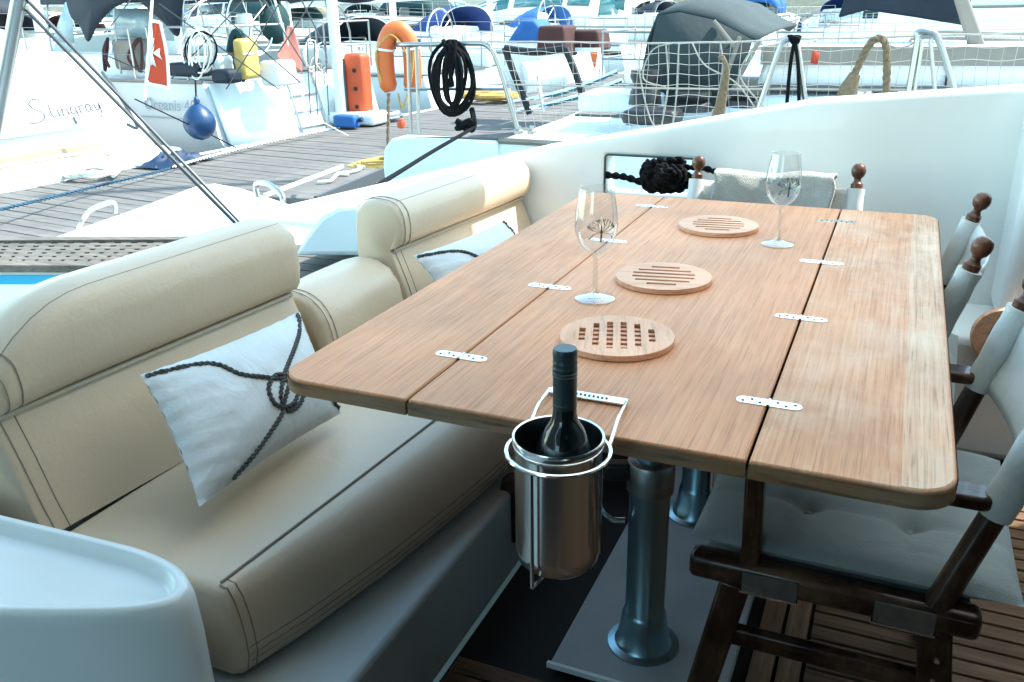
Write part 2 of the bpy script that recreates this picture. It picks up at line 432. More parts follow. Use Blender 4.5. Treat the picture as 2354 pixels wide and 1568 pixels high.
def lerp_tab(tab, t):
    for (a, va), (b, vb) in zip(tab, tab[1:]):
        if t <= b: return va + (vb - va) * max(0, (t - a)) / (b - a)
    return tab[-1][1]

# ================================================================== SETTING
WZ, DZ = -0.85, -0.25            # water and dock levels (cockpit floor is 0)
mb = MB().grid(lambda u, v: Vector((-260 + 520 * u, -200 + 600 * v, WZ)), 4, 4)
water = mb.build('water', 'water'); water['kind'] = 'structure'

# dock: a pontoon of cross boards
DROT = -math.atan(.10)
dock = MB().box((0, 17, -.16), (2.74, 56, .20)).build('dock', 'dock_wood')
dock.location = (-5.9, 7.25 + 0, DZ - .16 - .10); dock.data.transform(Matrix.Translation((0, 17, 0)))
dock.rotation_euler = (0, 0, DROT); dock['kind'] = 'structure'; ORG[dock] = Vector((0, 0, 0))
bm_ = None
for i in range(270):
    yy = -5.5 + .15 * i
    if bm_ is None:
        o = MB().box((0, 0, 0), (2.72, .138, .04)).build('board', 'dock_wood', dock, bevel=.004, seg=1); bm_ = o
    else:
        o = bm_.copy(); COL.objects.link(o)
    o.parent = dock
    o.location = (rnd.uniform(-.008, .008), yy, .222 + rnd.uniform(-.003, .003))
for sx in (-1, 1):
    MB().box((sx * 1.41, 17, .17), (.07, 56, .16)).build('fender_strip', 'gelcoat_dull', dock, bevel=.01)
def on_dock(lx, ly, z=0.0):
    c, s = math.cos(DROT), math.sin(DROT)
    return Vector((-5.9 + lx * c - ly * s, 7.25 + lx * s + ly * c, DZ + z))

# ================================================================== OUR YACHT
yacht = thing('motor_yacht', 'white motor yacht cockpit moulding with bulwark and aft platform around the dining table', 'yacht', (-.5, 1.5, WZ))
TOP = [(-2.7, .40), (-1.876, .604), (-1.169, .783), (-.773, .86), (-.263, .967), (.304, 1.022), (1.6, 1.10)]
xs = sorted(set([-2.7, -2.4, -2.1, -1.876, -1.6, -1.4, -1.169, -.932, -.773, -.615, -.45, -.263, 0, .304, .7, 1.6]))
mb = MB(); cols = []
def btop(x):
    t = lerp_tab(TOP, x)
    return t + .012 * math.sin(PI * (x + 2.7) / 4.3)
for x in xs:
    zt = btop(x)
    cols.append([Vector((x, 3.0, z)) for z in (WZ - .2, 0.0, .30, .645, .775 if -1.2 < x < -.3 else min(.775, .645 + .5 * (zt - .645)), zt)] if zt > .70 else [Vector((x, 3.0, z)) for z in (WZ - .2, 0.0, .2, .3, .38, zt)])
vs_ = [p for c in cols for p in c]; fs_ = []
for i in range(len(xs) - 1):
    for j in range(5):
        if j == 3 and xs[i] >= -.94 and xs[i + 1] <= -.61: continue
        fs_.append((i * 6 + j, (i + 1) * 6 + j, (i + 1) * 6 + j + 1, i * 6 + j + 1))
mb.add(vs_, fs_)
bul = mb.build('bulwark', 'gelcoat', yacht, solid=.11, bevel=.018, seg=3, ang=50)
# polished rim round the fairlead opening
rim = [(x, 2.943, z) for x, z in rrect(-.937, .640, -.610, .780, .012, 3)]
MB().tube(rim, .004, 6, closed=True).build('opening_rim', 'wire_dark', bul)
# forward bench step behind the chairs, with a round wooden trim ring on its riser
stp = MB().box((.90, 2.79, .19), (1.56, .335, .38)).build('bench_step', 'gelcoat', yacht, bevel=.03, seg=3)
MB().box((.36, 2.80, .72), (.09, .30, .66)).build('corner_post', 'gelcoat', yacht, bevel=.035, seg=3)
c = at(2306, 772, y=2.605)
MB().lathe([(.036, -.012), (.078, -.012), (.083, 0), (.078, .014), (.040, .014), (.036, 0)], c, 40, ax=(0, -1, 0)).build('trim_ring', 'trivet_wood', stp)
MB().lathe([(.037, -.004), (.037, .004)], c, 30, ax=(0, -1, 0)).build('speaker_cone', 'black_plastic', stp)
# unseen hardtop, bulkhead and far side; roof outline shaped to shade the cockpit
MB().add([(x, y, 2.13) for x, y in ((2.3, 1.02), (2.3, 3.27), (-.30, 3.27), (-.55, 3.18), (-.68, 3.0), (-.72, 2.8), (-.74, 1.62), (-1.42, 1.02))], [tuple(range(8))]).build('awning', 'light_fill_cloth', yacht)  # unseen roof panel, made translucent to brighten the table below
MB().prism([(2.3, -3.2), (2.3, 1.02), (-1.42, 1.02), (-1.75, .92), (-1.88, .6), (-1.88, -3.2)], 2.10, 2.24).build('hardtop', 'gelcoat', yacht, bevel=.03)
MB().box((1.35, 0, 1.06), (.1, 5.9, 2.11)).build('cabin_bulkhead', 'window_dark', yacht)
MB().box((.4, -1.3, 1.06), (1.8, .1, 2.11)).build('rear_light_blocker', 'window_dark', yacht)  # unseen wall added behind the camera to block light
MB().box((-1.84, -1.15, .85), (.10, 3.4, 1.92)).build('aft_light_blocker', 'gelcoat_dull', yacht)  # unseen panel added to keep aft light off the armrest
MB().box((-.2, -3.0, .05), (5.0, .1, 2.0)).build('starboard_bulwark', 'gelcoat', yacht)
MB().prism([(-1.6, -3), (2.2, -3), (6, -2.2), (9, 0), (6, 2.2), (2.2, 2.94), (-1.6, 2.94), (-3.0, 2.0), (-3.0, -2.0)], WZ - .3, -.2).build('hull', 'gelcoat', yacht)
# settee base
MB().box((-1.12, 1.77, .112), (.80, 2.32, .225)).build('settee_base', 'base_grey', yacht, bevel=.012)
MB().box((-1.50, 1.77, .30), (.06, 2.32, .35)).build('coaming', 'gelcoat', yacht, bevel=.015)
# white moulded end of the coaming with a shallow tray in its top
pl = catmull([at(px, py, z=.48) for px, py in ((-330, 1120), (-100, 1156), (60, 1192), (230, 1232), (345, 1262), (420, 1300), (440, 1345), (400, 1382), (300, 1402), (120, 1408), (-150, 1404), (-420, 1380))], 4, True)
cen = sum(pl, Vector()) / len(pl)
def ins(k1, k2, z): return [Vector((cen.x + (p.x - cen.x) * k1, cen.y + (p.y - cen.y) * k2, z)) for p in pl]
MB().loft([ins(1.06, 1.03, 0), ins(1.03, 1.01, .40), ins(1.01, 1.0, .455), ins(.985, .97, .474), ins(.955, .92, .480), ins(.91, .80, .479), ins(.895, .765, .473), ins(.875, .72, .459), ins(.85, .67, .453), ins(.4, .25, .452)]).build('armrest_moulding', 'gelcoat', yacht, ang=70)
# aft platform
PZ = .42
pp = [at(px, py, z=PZ) for px, py in ((-60, 618), (-120, 600), (-150, 572), (95, 553), (300, 482), (455, 424), (500, 421), (560, 432), (735, 490))]
pp += [Vector((-1.53, 3.0, PZ)), Vector((-1.53, 1.98, PZ)), at(300, 618, z=PZ)]
plat = MB().prism([(p.x, p.y) for p in pp], -.1, PZ).build('aft_platform', 'gelcoat', yacht, bevel=.02)
q = [at(px, py, z=PZ + .016) for px, py in ((-110, 557), (600, 553), (420, 615), (-110, 613))]
def Q(u, v, dz=0): return (q[0].lerp(q[1], u)).lerp(q[3].lerp(q[2], u), v) + Vector((0, 0, dz))
MB().add([Q(0, 0, -.012), Q(1, 0, -.012), Q(1, 1, -.012), Q(0, 1, -.012)], [(0, 1, 2, 3)]).build('grating_tray', 'caulk', plat)
g = MB()
for i in range(8): g.bar(Q(0, (i + .1) / 7.2), Q(1, (i + .1) / 7.2), .030, .005)
for i in range(20): g.bar(Q(i / 19, 0, -.0004), Q(i / 19, 1, -.0004), .034, .005)
g.build('grating', 'deck_grey_teak', plat)
for a, b in (((0, 0), (1, 0)), ((0, 1), (1, 1))):
    MB().bar(Q(*a) , Q(*b), .05, .026).build('grating_border', 'deck_grey_teak', plat)
e0, e1 = at(-60, 618, z=PZ), at(300, 618, z=PZ); nn = Vector((e1.y - e0.y, -(e1.x - e0.x), 0)).normalized()
sb = MB().bar(e0 + nn * .002 + Vector((0, 0, -.040)), e1 + nn * .002 + Vector((0, 0, -.040)), .006, .034).build('stripe', 'cyan_stripe', plat)
text('lettering', 'EY', 'letter_grey', plat, frame(at(4, 664, z=.30) + nn * .02, (e1 - e0), (0, 0, 1)), .10)
# walkway boards in the settee gap
for i in range(9):
    MB().box((-1.86 + .0, 2.03 + i * .072, PZ + .006), (.64, .064, .012)).build('walkway_board', 'deck_grey_teak', plat)
cw = [at(px, py, y=2.36) for px, py in ((832, 470), (832, 590), (672, 590), (700, 540), (735, 496), (775, 474))]
MB().extrude(cw, (0, .58, 0)).build('side_coaming', 'gelcoat_shade_blue', yacht, bevel=.02)
# small hardware on the platform
a, b = at(180, 528, z=PZ), at(265, 492, z=PZ)
MB().tube(catmull([a, a + Vector((.02, .02, .045)), a.lerp(b, .5) + Vector((0, 0, .06)), b + Vector((0, 0, .05)), b], 5), .014, 8, flat=.6).build('folding_cleat', 'rail_steel', plat)
a, b = at(592, 452, z=PZ), at(650, 478, z=PZ)
MB().tube(catmull([a, a + Vector((0, 0, .06)), a.lerp(b, .5) + Vector((0, 0, .085)), b + Vector((0, 0, .06)), b], 5), .014, 8).build('grab_handle', 'rail_steel', plat)

# cockpit floor
floor = MB().box((.44, 1.0, -.05), (2.32, 3.9, .076)).build('cockpit_floor', 'caulk'); floor['kind'] = 'structure'
pm = {}
def plank(x0, x1, y0, y1, mt='deck_teak', z=0.0):
    key = (round(x1 - x0, 4), round(y1 - y0, 4), mt)
    if key not in pm:
        o = MB().box((0, 0, -.006), (x1 - x0, y1 - y0, .012)).build('plank', mt, floor, bevel=.0015, seg=1); pm[key] = o
    else:
        o = pm[key].copy(); COL.objects.link(o)
    o.parent = floor; o.location = ((x0 + x1) / 2, (y0 + y1) / 2, z)
    return o
kx = at(1735, 1480, z=0).x
plank(kx, kx + .045, .2, 2.60, 'deck_teak_y'); plank(kx + .053, kx + .098, .2, 2.60, 'deck_teak_y')
for i in range(50):
    y0 = .2 + i * .048
    plank(kx + .106, 1.58, y0, y0 + .041)
    if y0 < 1.28: plank(-.71, kx - .008, y0, y0 + .041)

# ================================================================== SETTEE
st = thing('settee', 'long beige leather settee with two headrest backs and a low bolster between', 'settee', (-1.1, 1.8, .225))
SEAM = [(.8, -.922), (1.2, -.895), (1.6, -.870), (3, -.86)]
STI = [(.80, -.905), (.9, -.875), (1.0, -.845), (1.2, -.803), (1.4, -.773), (1.6, -.75), (3, -.735)]
def seat_ring(y, k=0.0):
    sx, tx = lerp_tab(SEAM, y), lerp_tab(STI, y)
    p = [(-1.30, .228 + k), (-1.30, .39 - k), (-1.27, .402 - k), (-1.15, .407 - k), (-1.0, .413 - k), (sx - .02, .413 - k), (sx, .409 - k)]
    for a in (20, 40, 58, 74, 90):
        p.append((sx + (tx - sx) * math.sin(R(a)) + .004, .415 - .135 * (1 - math.cos(R(a))) - k))
    p += [(tx - .003 - k, .25), (tx - .02 - k, .232 + k)]
    return [Vector((x, y, z)) for x, z in p]
ys_ = [.868, .872, .885] + [.92 + i * .07 for i in range(29)] + [2.93]
rings = [seat_ring(y, .016 if y < .87 else .005 if y < .88 else 0) for y in ys_]
seat = MB().loft(rings).build('seat_cushion', 'leather', st, ang=60)
for dz, ofs in ((-.0, .0), (-.014, .0), (.014, .0)):
    MB().tube([Vector((lerp_tab(STI, y) + .0055 - abs(dz) * .12, y, .28 + dz)) for y in ys_[2:]], .0014, 4).build('stitching', 'thread', seat)
MB().tube([Vector((lerp_tab(SEAM, y) + .0, y, .411)) for y in ys_[2:]], .0026, 5).build('seam', 'thread', seat)
MB().tube([v + Vector((0, -.001, 0)) for v in seat_ring(.882)[6:13]], .0016, 4).build('stitching', 'thread', seat)
MB().tube([v + Vector((0, -.001, 0)) for v in seat_ring(.898)[6:13]], .0016, 4).build('stitching', 'thread', seat)

BS = [(-1.262, .395), (-1.285, .45), (-1.312, .53), (-1.342, .605), (-1.346, .615), (-1.340, .623), (-1.322, .630), (-1.310, .648), (-1.304, .69), (-1.306, .735), (-1.313, .772), (-1.336, .797), (-1.385, .806), (-1.43, .800), (-1.458, .775), (-1.465, .70), (-1.465, .395)]
bc = (-1.38, .60)
def hdrop(y, z, dz):
    return z + dz * max(0, min(1, (z - .62) / .15)) - (max(0, z - .62) * .66 * max(0, (1.13 - y) / .245) ** 2.3)
def back_ring(y, dx, k=1.0, dz=0.0):
    return [Vector((bc[0] + (x - bc[0]) * k + dx, y, bc[1] + (hdrop(y, z, dz) - bc[1]) * k)) for x, z in BS]
def backrest(y0, y1, dxf, dz=0.0):
    e = .03
    yy = [y0, y0 + .004, y0 + .012, y0 + e] + [y0 + e + (y1 - y0 - 2 * e) * i / 18 for i in range(1, 18)] + [y1 - e, y1 - .012, y1 - .004, y1]
    kk = {0: .88, 1: .94, 2: .975, len(yy) - 3: .975, len(yy) - 2: .94, len(yy) - 1: .88}
    o = MB().loft([back_ring(y, dxf(y), kk.get(i, 1), dz) for i, y in enumerate(yy)]).build('backrest', 'leather', st, ang=60)
    pp_ = MB().tube([Vector((-1.338 + dxf(y), y, .614)) for y in yy[2:-2]], .006, 8).build('piping', 'piping', o)
    for ye in (y0 + e * .6, y0 + e * 1.5):
        MB().tube([Vector((bc[0] + (x - bc[0]) * 1.004 + dxf(ye), ye, bc[1] + (hdrop(ye, z, dz) - bc[1]) * 1.004)) for x, z in BS[:4]], .0014, 4).build('stitching', 'thread', o)
        MB().tube(catmull([Vector((bc[0] + (x - bc[0]) * 1.004 + dxf(ye), ye, bc[1] + (hdrop(ye, z, dz) - bc[1]) * 1.004)) for x, z in BS[5:15]], 3), .0014, 4).build('stitching', 'thread', o)
    MB().tube([Vector((-1.338 + dxf(y), y, hdrop(y, .796, dz) + .001)) for y in yy[3:-3]], .0014, 4).build('stitching', 'thread', o)
    return o
backrest(.885, 1.675, lambda y: -.05 + .07 * (y - .885))
backrest(2.10, 2.92, lambda y: .035 + .08 * (y - 2.1), -.045)
BO = [(-1.25, .395), (-1.255, .46), (-1.27, .53), (-1.30, .575), (-1.345, .598), (-1.40, .600), (-1.45, .585), (-1.475, .54), (-1.48, .395)]
def bol_ring(y, k): return [Vector((-1.37 + (x + 1.37) * k, y, .48 + (z - .48) * k)) for x, z in BO]
bo = MB().loft([bol_ring(1.70, .88), bol_ring(1.704, .95), bol_ring(1.72, 1.0), bol_ring(1.9, 1.02), bol_ring(2.06, 1.0), bol_ring(2.078, .95), bol_ring(2.082, .88)]).build('bolster', 'leather', st, ang=60)
for ye in (1.716, 1.735):
    MB().tube(catmull(bol_ring(ye, 1.006), 3), .0014, 4).build('stitching', 'thread', bo)

# ================================================================== PILLOWS
def pillow(label, TL, TR, BL, BR, T, knot):
    TL, TR, BL, BR = map(Vector, (TL, TR, BL, BR))
    nrm = (TR - TL).cross(BL - TL).normalized()
    if nrm.x < 0: nrm = -nrm
    base = (BL + BR) / 2
    root = thing('pillow', label, 'pillow', base, group='rope print pillows on the settee')
    def S(u, v, side=1):      # u across, v down, -1..1
        pin = .055
        uu = u * (1 - pin * (1 - v * v)); vv = v * (1 - pin * (1 - u * u))
        a, b = (uu + 1) / 2, (vv + 1) / 2
        p = TL.lerp(TR, a).lerp(BL.lerp(BR, a), b)
        h = T * (max(0, 1 - u ** 2) ** .55) * (max(0, 1 - v ** 2) ** .55)
        w = .0035 * math.sin(9 * u + 5 * v) * math.sin(7 * v - 3 * u) * (1 - max(abs(u), abs(v))) + .0028 * math.sin(31 * (u + v)) * (abs(u * v) ** .6) + .0022 * math.sin(24 * v - 9 * u) * max(0, -u) ** 2
        return p + nrm * (side * (h + (w if side > 0 else 0)))
    m = MB()
    m.grid(lambda a, b: S(2 * a - 1, 2 * b - 1, 1), 36, 26); m.grid(lambda a, b: S(2 * a - 1, 2 * b - 1, -1), 36, 26)
    m.build('cover', 'pillow', root, ang=80)
    for path in knot:
        pts = [S(max(-.985, min(.985, u)), max(-.985, min(.985, v))) + nrm * .0015 for u, v in catmull2(path)]
        MB().rope(pts, .0052, .022, 2, 6).build('rope_print', 'pillow_rope', root)
    return root
def catmull2(p, k=7):
    return [(q_.x, q_.y) for q_ in catmull([(a, b, 0) for a, b in p], k)]
kn = [[(-.97, -.95), (-.5, -.72), (-.1, -.42), (.15, -.18), (.40, .04), (.46, .26), (.30, .38), (.10, .22), (.10, -.05), (.26, -.17), (.42, -.02), (.54, .2), (.75, .55), (.97, .92)],
      [(.93, -.95), (.78, -.6), (.52, -.3), (.31, -.05), (.20, .2), (.28, .44), (.50, .38), (.55, .14), (.40, .05), (.22, .3), (0, .6), (-.35, .85), (-.62, .97)]]
kn = [[(u - .16, v + .16) if max(abs(u), abs(v)) < .57 else (u, v) for u, v in path] for path in kn]
P1 = (at(322, 862, x=-1.20), at(688, 716, x=-1.20), at(458, 1166, x=-1.02), at(784, 950, x=-1.04))
pillow('white pillow with dark knotted rope print beside the table corner', *P1, .062, kn)
a, b = at(950, 588, x=-1.17), at(1155, 508, x=-1.13)
c_ = Vector((a.x + .17, a.y + .02, .425)); d_ = Vector((b.x + .17, b.y + .04, .425))
pillow('grey-shaded rope print pillow against the far backrest', a, b, c_, d_, .06, [kn[0][:9], [(.97, -.97), (.93, -.6), (.7, -.1), (.4, .2)]])

# ================================================================== TABLE
tb = thing('dining_table', 'folding teak dining table with hinged leaves on two metal pedestals', 'table', (-.367, 1.75, 0))
X0, XA, XB, X1, Y0, Y1, TZ = -.8523, -.6136, -.1231, .1161, .9986, 2.506, .74
TH = .024
def leaf(x0, x1, mt, corners):
    ps = rrect(x0, Y0, x1, Y1, .055 if any(corners) else .002, 7, corners)
    o = MB().prism(ps, TZ - TH, TZ).build('leaf', mt, tb, bevel=.003)
    return o
l1 = leaf(X0, XA - .0018, 'teak_top', (0, 1, 1, 0))
l2 = leaf(XA + .0018, XB - .0018, 'teak_top', (0, 0, 0, 0))
l3 = leaf(XB + .0018, X1, 'teak_top_worn', (1, 0, 0, 1))
# solid lipping round the edge: lighter side faces, and the pale border strip of the worn leaf
def lip(x0, x1, corners, par):
    o = [Vector((p[0], p[1], 0)) for p in rrect(x0, Y0, x1, Y1, .055 if any(corners) else .002, 7, corners)]
    cx, cy = (x0 + x1) / 2, (Y0 + Y1) / 2
    out = []
    for p in o:
        dx = .0016 if (p.x > cx and corners[0]) or (p.x < cx and corners[1]) else -.0
        sx = 1 if p.x > cx else -1; sy = 1 if p.y > cy else -1
        out.append(Vector((p.x + sx * dx, p.y + sy * .0016, 0)))
    m = MB(); n = len(out)
    m.loft([[p + Vector((0, 0, TZ - TH - .001)) for p in out], [p + Vector((0, 0, TZ - .0045)) for p in out]], True, False)
    m.build('edge_lipping', 'teak_edge', par)
lip(X0, XA - .0018, (0, 1, 1, 0), l1); lip(XA + .0018, XB - .0018, (0, 0, 0, 0), l2); lip(XB + .0018, X1, (1, 0, 0, 1), l3)
bs = rrect(X1 - .062, Y0 + .004, X1 - .004, Y1 - .004, .05, 7, (1, 0, 0, 1))
MB().prism(bs, TZ - .004, TZ + .0006).build('border_strip', 'teak_border', l3)
hp = rrect(-.046, -.0115, .046, .0115, .0113, 6)
hing = None
for sx, ylist in ((XA, ((1062, 820), (1264, 660), (1410, 555), (1502, 475))), (XB, ((1768, 928), (1842, 732), (1890, 604), (1926, 510)))):
    for px, py in ylist:
        yv = at(px, py, z=TZ).y
        rt = Vector((sx, yv, TZ))
        h = MB().prism([(rt.x + a, rt.y + b) for a, b in hp], TZ - .002, TZ + .0014).build('hinge', 'chrome', tb, bevel=.0006)
        for iu, u in enumerate((-.036, -.024, -.012, .012, .024, .036)): MB().lathe([(.0022, 0), (.0022, .0022)], rt + Vector((u, .004 * (1 if iu % 2 else -1), 0)), 8).build('screw', 'black_plastic', h)
        MB().tube([rt + Vector((0, -.0115, .001)), rt + Vector((0, .0115, .001))], .0026, 8).build('knuckle', 'steel_brushed', h)
# plinth and pedestals
plin = MB().prism([(-.52, 1.335), (-.17, 1.335), (-.17, 2.45), (-.52, 2.45)], 0.001, .016).build('plinth', 'plinth_grey', tb, bevel=.004)
MB().box((-.345, 1.333, .012), (.36, .008, .012)).build('front_trim', 'gelcoat', plin)  # metal strip coloured white to stand for its sky reflection
for (px_, py_) in ((-.360, 1.466), (-.367, 2.0)):
    p = Vector((px_, py_, 0))
    ped = MB().lathe([(.074, .016), (.074, .020), (.060, .024), (.056, .030), (.050, .06), (.045, .095), (.043, .10), (.040, .104), (.040, .36), (.040, .40)], p, 40).build('pedestal', 'sky_tint_metal', tb)
    MB().lathe([(.0285, .40), (.0285, .70), (.07, .702), (.07, .714)], p, 32).build('upper_tube', 'sky_tint_metal', ped)
    col_ = MB().lathe([(.042, .385), (.046, .388), (.047, .445), (.044, .452), (.033, .455), (.029, .453)], p, 36).build('collar', 'plate_metal', ped)
    m = MB().bar(p + Vector((-.035, -.02, .432)), p + Vector((-.082, -.036, .432)), .03, .036)
    m.build('clamp_block', 'black_plastic', ped, bevel=.006)
    a_ = p + Vector((-.078, -.040, .432))
    MB().tube(catmull([a_ + Vector((0, 0, .012)), a_ + Vector((-.012, 0, .005)), a_ + Vector((-.012, 0, -.04)), a_ + Vector((-.010, 0, -.085)), a_ + Vector((.012, 0, -.105)), a_ + Vector((.038, .01, -.108))], 5), .0055, 8).build('clamp_lever', 'steel', ped)
    MB().lathe([(.004, 0), (.004, .006)], a_ + Vector((0, -.018, 0)), 10, ax=(0, -1, 0)).build('clamp_bolt', 'chrome', ped)

# ================================================================== TRIVETS
def trivet(label, c, rot):
    r = .0975; root = thing('trivet', label, 'trivet', c, rot, group='round wooden trivets on the table', local=True)
    def disc(z0, z1, axis):
        # slotted half: full-length cuts with round rim left; built as bars and rim
        m = MB(); n = 72; hw = .0053; slots = [(-2.5 + i) * (.0235 if not axis else .0205) for i in range(6)]; rin = .066 if not axis else .078
        # rim ring pieces + bars are one polygon set: scan strips along the slot direction
        edges = sorted([-r] + [s_ - hw for s_ in slots] + [s_ + hw for s_ in slots] + [r])
        for a, b in zip(edges, edges[1:]):
            mid = (a + b) / 2; is_slot = any(abs(mid - s_) < hw * .9 for s_ in slots)
            k = 2 if is_slot else max(2, int((b - a) / .004))
            lo, hi = [], []
            for i in range(k + 1):
                t = a + (b - a) * i / k; h = math.sqrt(max(0, r * r - t * t))
                lo.append((t, -h)); hi.append((t, h))
            if not is_slot:
                poly = lo + hi[::-1]
                poly = [p for i, p in enumerate(poly) if i == 0 or (abs(p[0] - poly[i - 1][0]) + abs(p[1] - poly[i - 1][1])) > 1e-6]
                pls = [poly]
            else:
                e = math.sqrt(max(1e-6, rin * rin - mid * mid)) * .97
                pls = [lo + [(b, -e), (a, -e)], [(a, e), (b, e)] + hi[::-1]]
            for poly in pls:
                if axis: poly = [(p[1], -p[0]) for p in poly]
                m.prism(poly, z0, z1)
        return m
    disc(.0051, .0102, 0).build('slotted_top', 'trivet_wood', root, ang=50)
    disc(0.0005, .0050, 1).build('slotted_underside', 'trivet_wood', root, ang=50)
    return root
trivet('round wooden trivet with crossed slots standing in front of the wine bottle cap', at(1417, 782, z=TZ + .001), R(17))
trivet('round slotted wooden trivet in the middle of the three', at(1524, 644, z=TZ + .001), R(100))
trivet('round slotted wooden trivet nearest the towel-draped chair', at(1650, 524, z=TZ + .001), R(98))

# ================================================================== WINE GLASSES
def wine_glass(label, c, H, rot):
    root = thing('wine_glass', label, 'wine glass', c, 0, group='stemmed wine glasses on the table', local=True)
    s_ = H / .21
    prof = [(.0005, .0030), (.020, .0034), (.034, .0016), (.0375, .0004), (.0378, .0014), (.034, .0034), (.020, .0062), (.008, .0105), (.0048, .018), (.0042, .05), (.0043, .075), (.0060, .086), (.012, .092), (.023, .099), (.0325, .111), (.0385, .128), (.0400, .143), (.0388, .162), (.0355, .183), (.0325, .200), (.0310, .210)]
    rings = [(r * s_, z * s_) for r, z in prof]
    MB().lathe(rings, (0, 0, 0), 48).xf(Matrix.Identity(4)).build('bowl_and_stem', 'glass', root)
    o = root.children[0]
    # open the rim: delete the cap faces (first and last n-gon)
    import bmesh
    bm = bmesh.new(); bm.from_mesh(o.data); bmesh.ops.delete(bm, geom=[f for f in bm.faces if len(f.verts) > 6 and f.calc_center_median().z > .1], context='FACES'); bm.to_mesh(o.data); bm.free()
    MB().tube([Vector((.0310 * s_ * math.cos(2 * PI * i / 48), .0310 * s_ * math.sin(2 * PI * i / 48), .210 * s_)) for i in range(48)], .0008, 5, closed=True).build('rim', 'glass', root)
    # printed tree
    def surf(ang, z):
        for (r0, z0), (r1, z1) in zip(rings[12:], rings[13:]):
            if z0 <= z <= z1 or (r1, z1) == rings[-1]:
                t = (z - z0) / (z1 - z0); rr = r0 + (r1 - r0) * t; break
        return Vector(((rr + .0006) * math.cos(ang), (rr + .0006) * math.sin(ang), z))
    m = MB(); rr_ = random.Random(3)
    def branch(a, z, da, dz, L, w, lev):
        pts = [surf(a, z)]; n = 3
        for i in range(n):
            a += da * L / n / .036; z += dz * L / n; pts.append(surf(a, z))
        m.tube(pts, w, 4, flat=.4)
        if lev > 0:
            for k in range(3):
                ang = math.atan2(dz, da) + rr_.uniform(-.75, .75)
                branch(a, z, math.cos(ang), math.sin(ang), L * .68, w * .7, lev - 1)
    branch(rot, .118 * s_, 0, 1, .020, .0016, 0)
    for k in range(9):
        ang = PI / 2 + (k - 4) * .46
        branch(rot, .137 * s_, math.cos(ang), math.sin(ang), .0125, .0011, 2)
    m.build('tree_print', 'etch', root)
    m = MB()
    for k in range(6): m.box((.022 * math.cos(-1.9 + k * .22), .022 * math.sin(-1.9 + k * .22), .0066), (.0035, .0016, .0004))
    m.build('foot_print', 'etch', root)
    return root
g1, g2 = at(1367, 686, z=TZ + .001), at(1787, 561, z=TZ + .001)
wine_glass('stemmed wine glass with tree print beside the middle trivet', g1, .216, R(-58))
wine_glass('stemmed wine glass with tree print near the towel-draped chair', g2, .211, R(-64))

# ================================================================== WINE COOLER, BOTTLE
bc_ = at(1283, 1000, z=.742); bc_.y = .925; bc_ = Vector((at(1283, 1000, y=.925).x, .925, at(1283, 1000, y=.925).z))
BR_, BZ = .058, bc_.z
cool = MB().lathe([(.0005, -.186), (BR_ - .012, -.186), (BR_ - .004, -.178), (BR_ - .002, -.16), (BR_ - .002, -.02), (BR_, -.012), (BR_ + .0015, -.002), (BR_ + .0005, 0), (BR_ - .002, -.001), (BR_ - .0035, -.02), (BR_ - .0035, -.165), (BR_ - .010, -.18), (.0005, -.181)], bc_, 56).build('wine_cooler', 'bucket', None, ang=50)
tag(cool, 'polished steel wine cooler bucket holding the bottle at the table edge', 'wine cooler')
hold = thing('bucket_holder', 'chrome wire holder clipped to the table top carrying the steel bucket', 'holder', (bc_.x, bc_.y, BZ - .2))
hz = BZ - .022
ringp = [bc_ + Vector(((BR_ + .0085) * math.cos(2 * PI * i / 48), (BR_ + .0085) * math.sin(2 * PI * i / 48), -.022)) for i in range(48)]
MB().tube(ringp, .0029, 8, closed=True).build('ring', 'chrome', hold)
pa, pb = at(1440, 925, z=TZ + .004), at(1262, 896, z=TZ + .004)
cl = MB().bar(pa, pb, .020, .003).build('clip_plate', 'chrome', hold, bevel=.001)
m = MB()
for k in range(9): m.box(pa.lerp(pb, .25 + .055 * k) + Vector((0, -.001, .0024)), (.0035, .0045, .0004))
m.build('plate_print', 'letter_grey', cl)
for p_, sgn in ((pa, 1), (pb, -1)):
    q0 = bc_ + Vector((sgn * (BR_ + .0085) * .86, (BR_ + .0085) * .5, -.022))
    MB().tube(catmull([p_ + Vector((0, 0, .001)), p_.lerp(q0, .45) + Vector((0, 0, .008)), p_.lerp(q0, .75) + Vector((0, 0, .004)), q0], 5), .0026, 8).build('arm', 'chrome', hold)
for aa in (-100, -15, 100, 170):
    d_ = Vector((math.cos(R(aa)), math.sin(R(aa)), 0)) * (BR_ + .0065)
    MB().tube([bc_ + d_ + Vector((0, 0, -.022)), bc_ + d_ + Vector((0, 0, -.15 if aa == -15 else -.192))], .0026, 6).build('wire', 'chrome', hold)
m = MB()
m.tube([bc_ + Vector((math.cos(R(-100)), math.sin(R(-100)), 0)) * (BR_ + .0065) + Vector((0, 0, -.1915)), bc_ + Vector((0, 0, -.1915)), bc_ + Vector((math.cos(R(100)), math.sin(R(100)), 0)) * (BR_ + .0065) + Vector((0, 0, -.1915))], .0026, 6)
m.tube([bc_ + Vector((math.cos(R(170)), math.sin(R(170)), 0)) * (BR_ + .0065) + Vector((0, 0, -.1915)), bc_ + Vector((0, 0, -.1915))], .0026, 6)
m.build('cradle', 'chrome', hold)
bt = Vector((at(1298, 900, y=.925).x, .925, BZ - .180)); topz = at(1297, 800, y=.925).z
bh = topz - bt.z
bot = thing('wine_bottle', 'dark glass wine bottle with slate green screw cap standing in the steel bucket', 'bottle', bt)
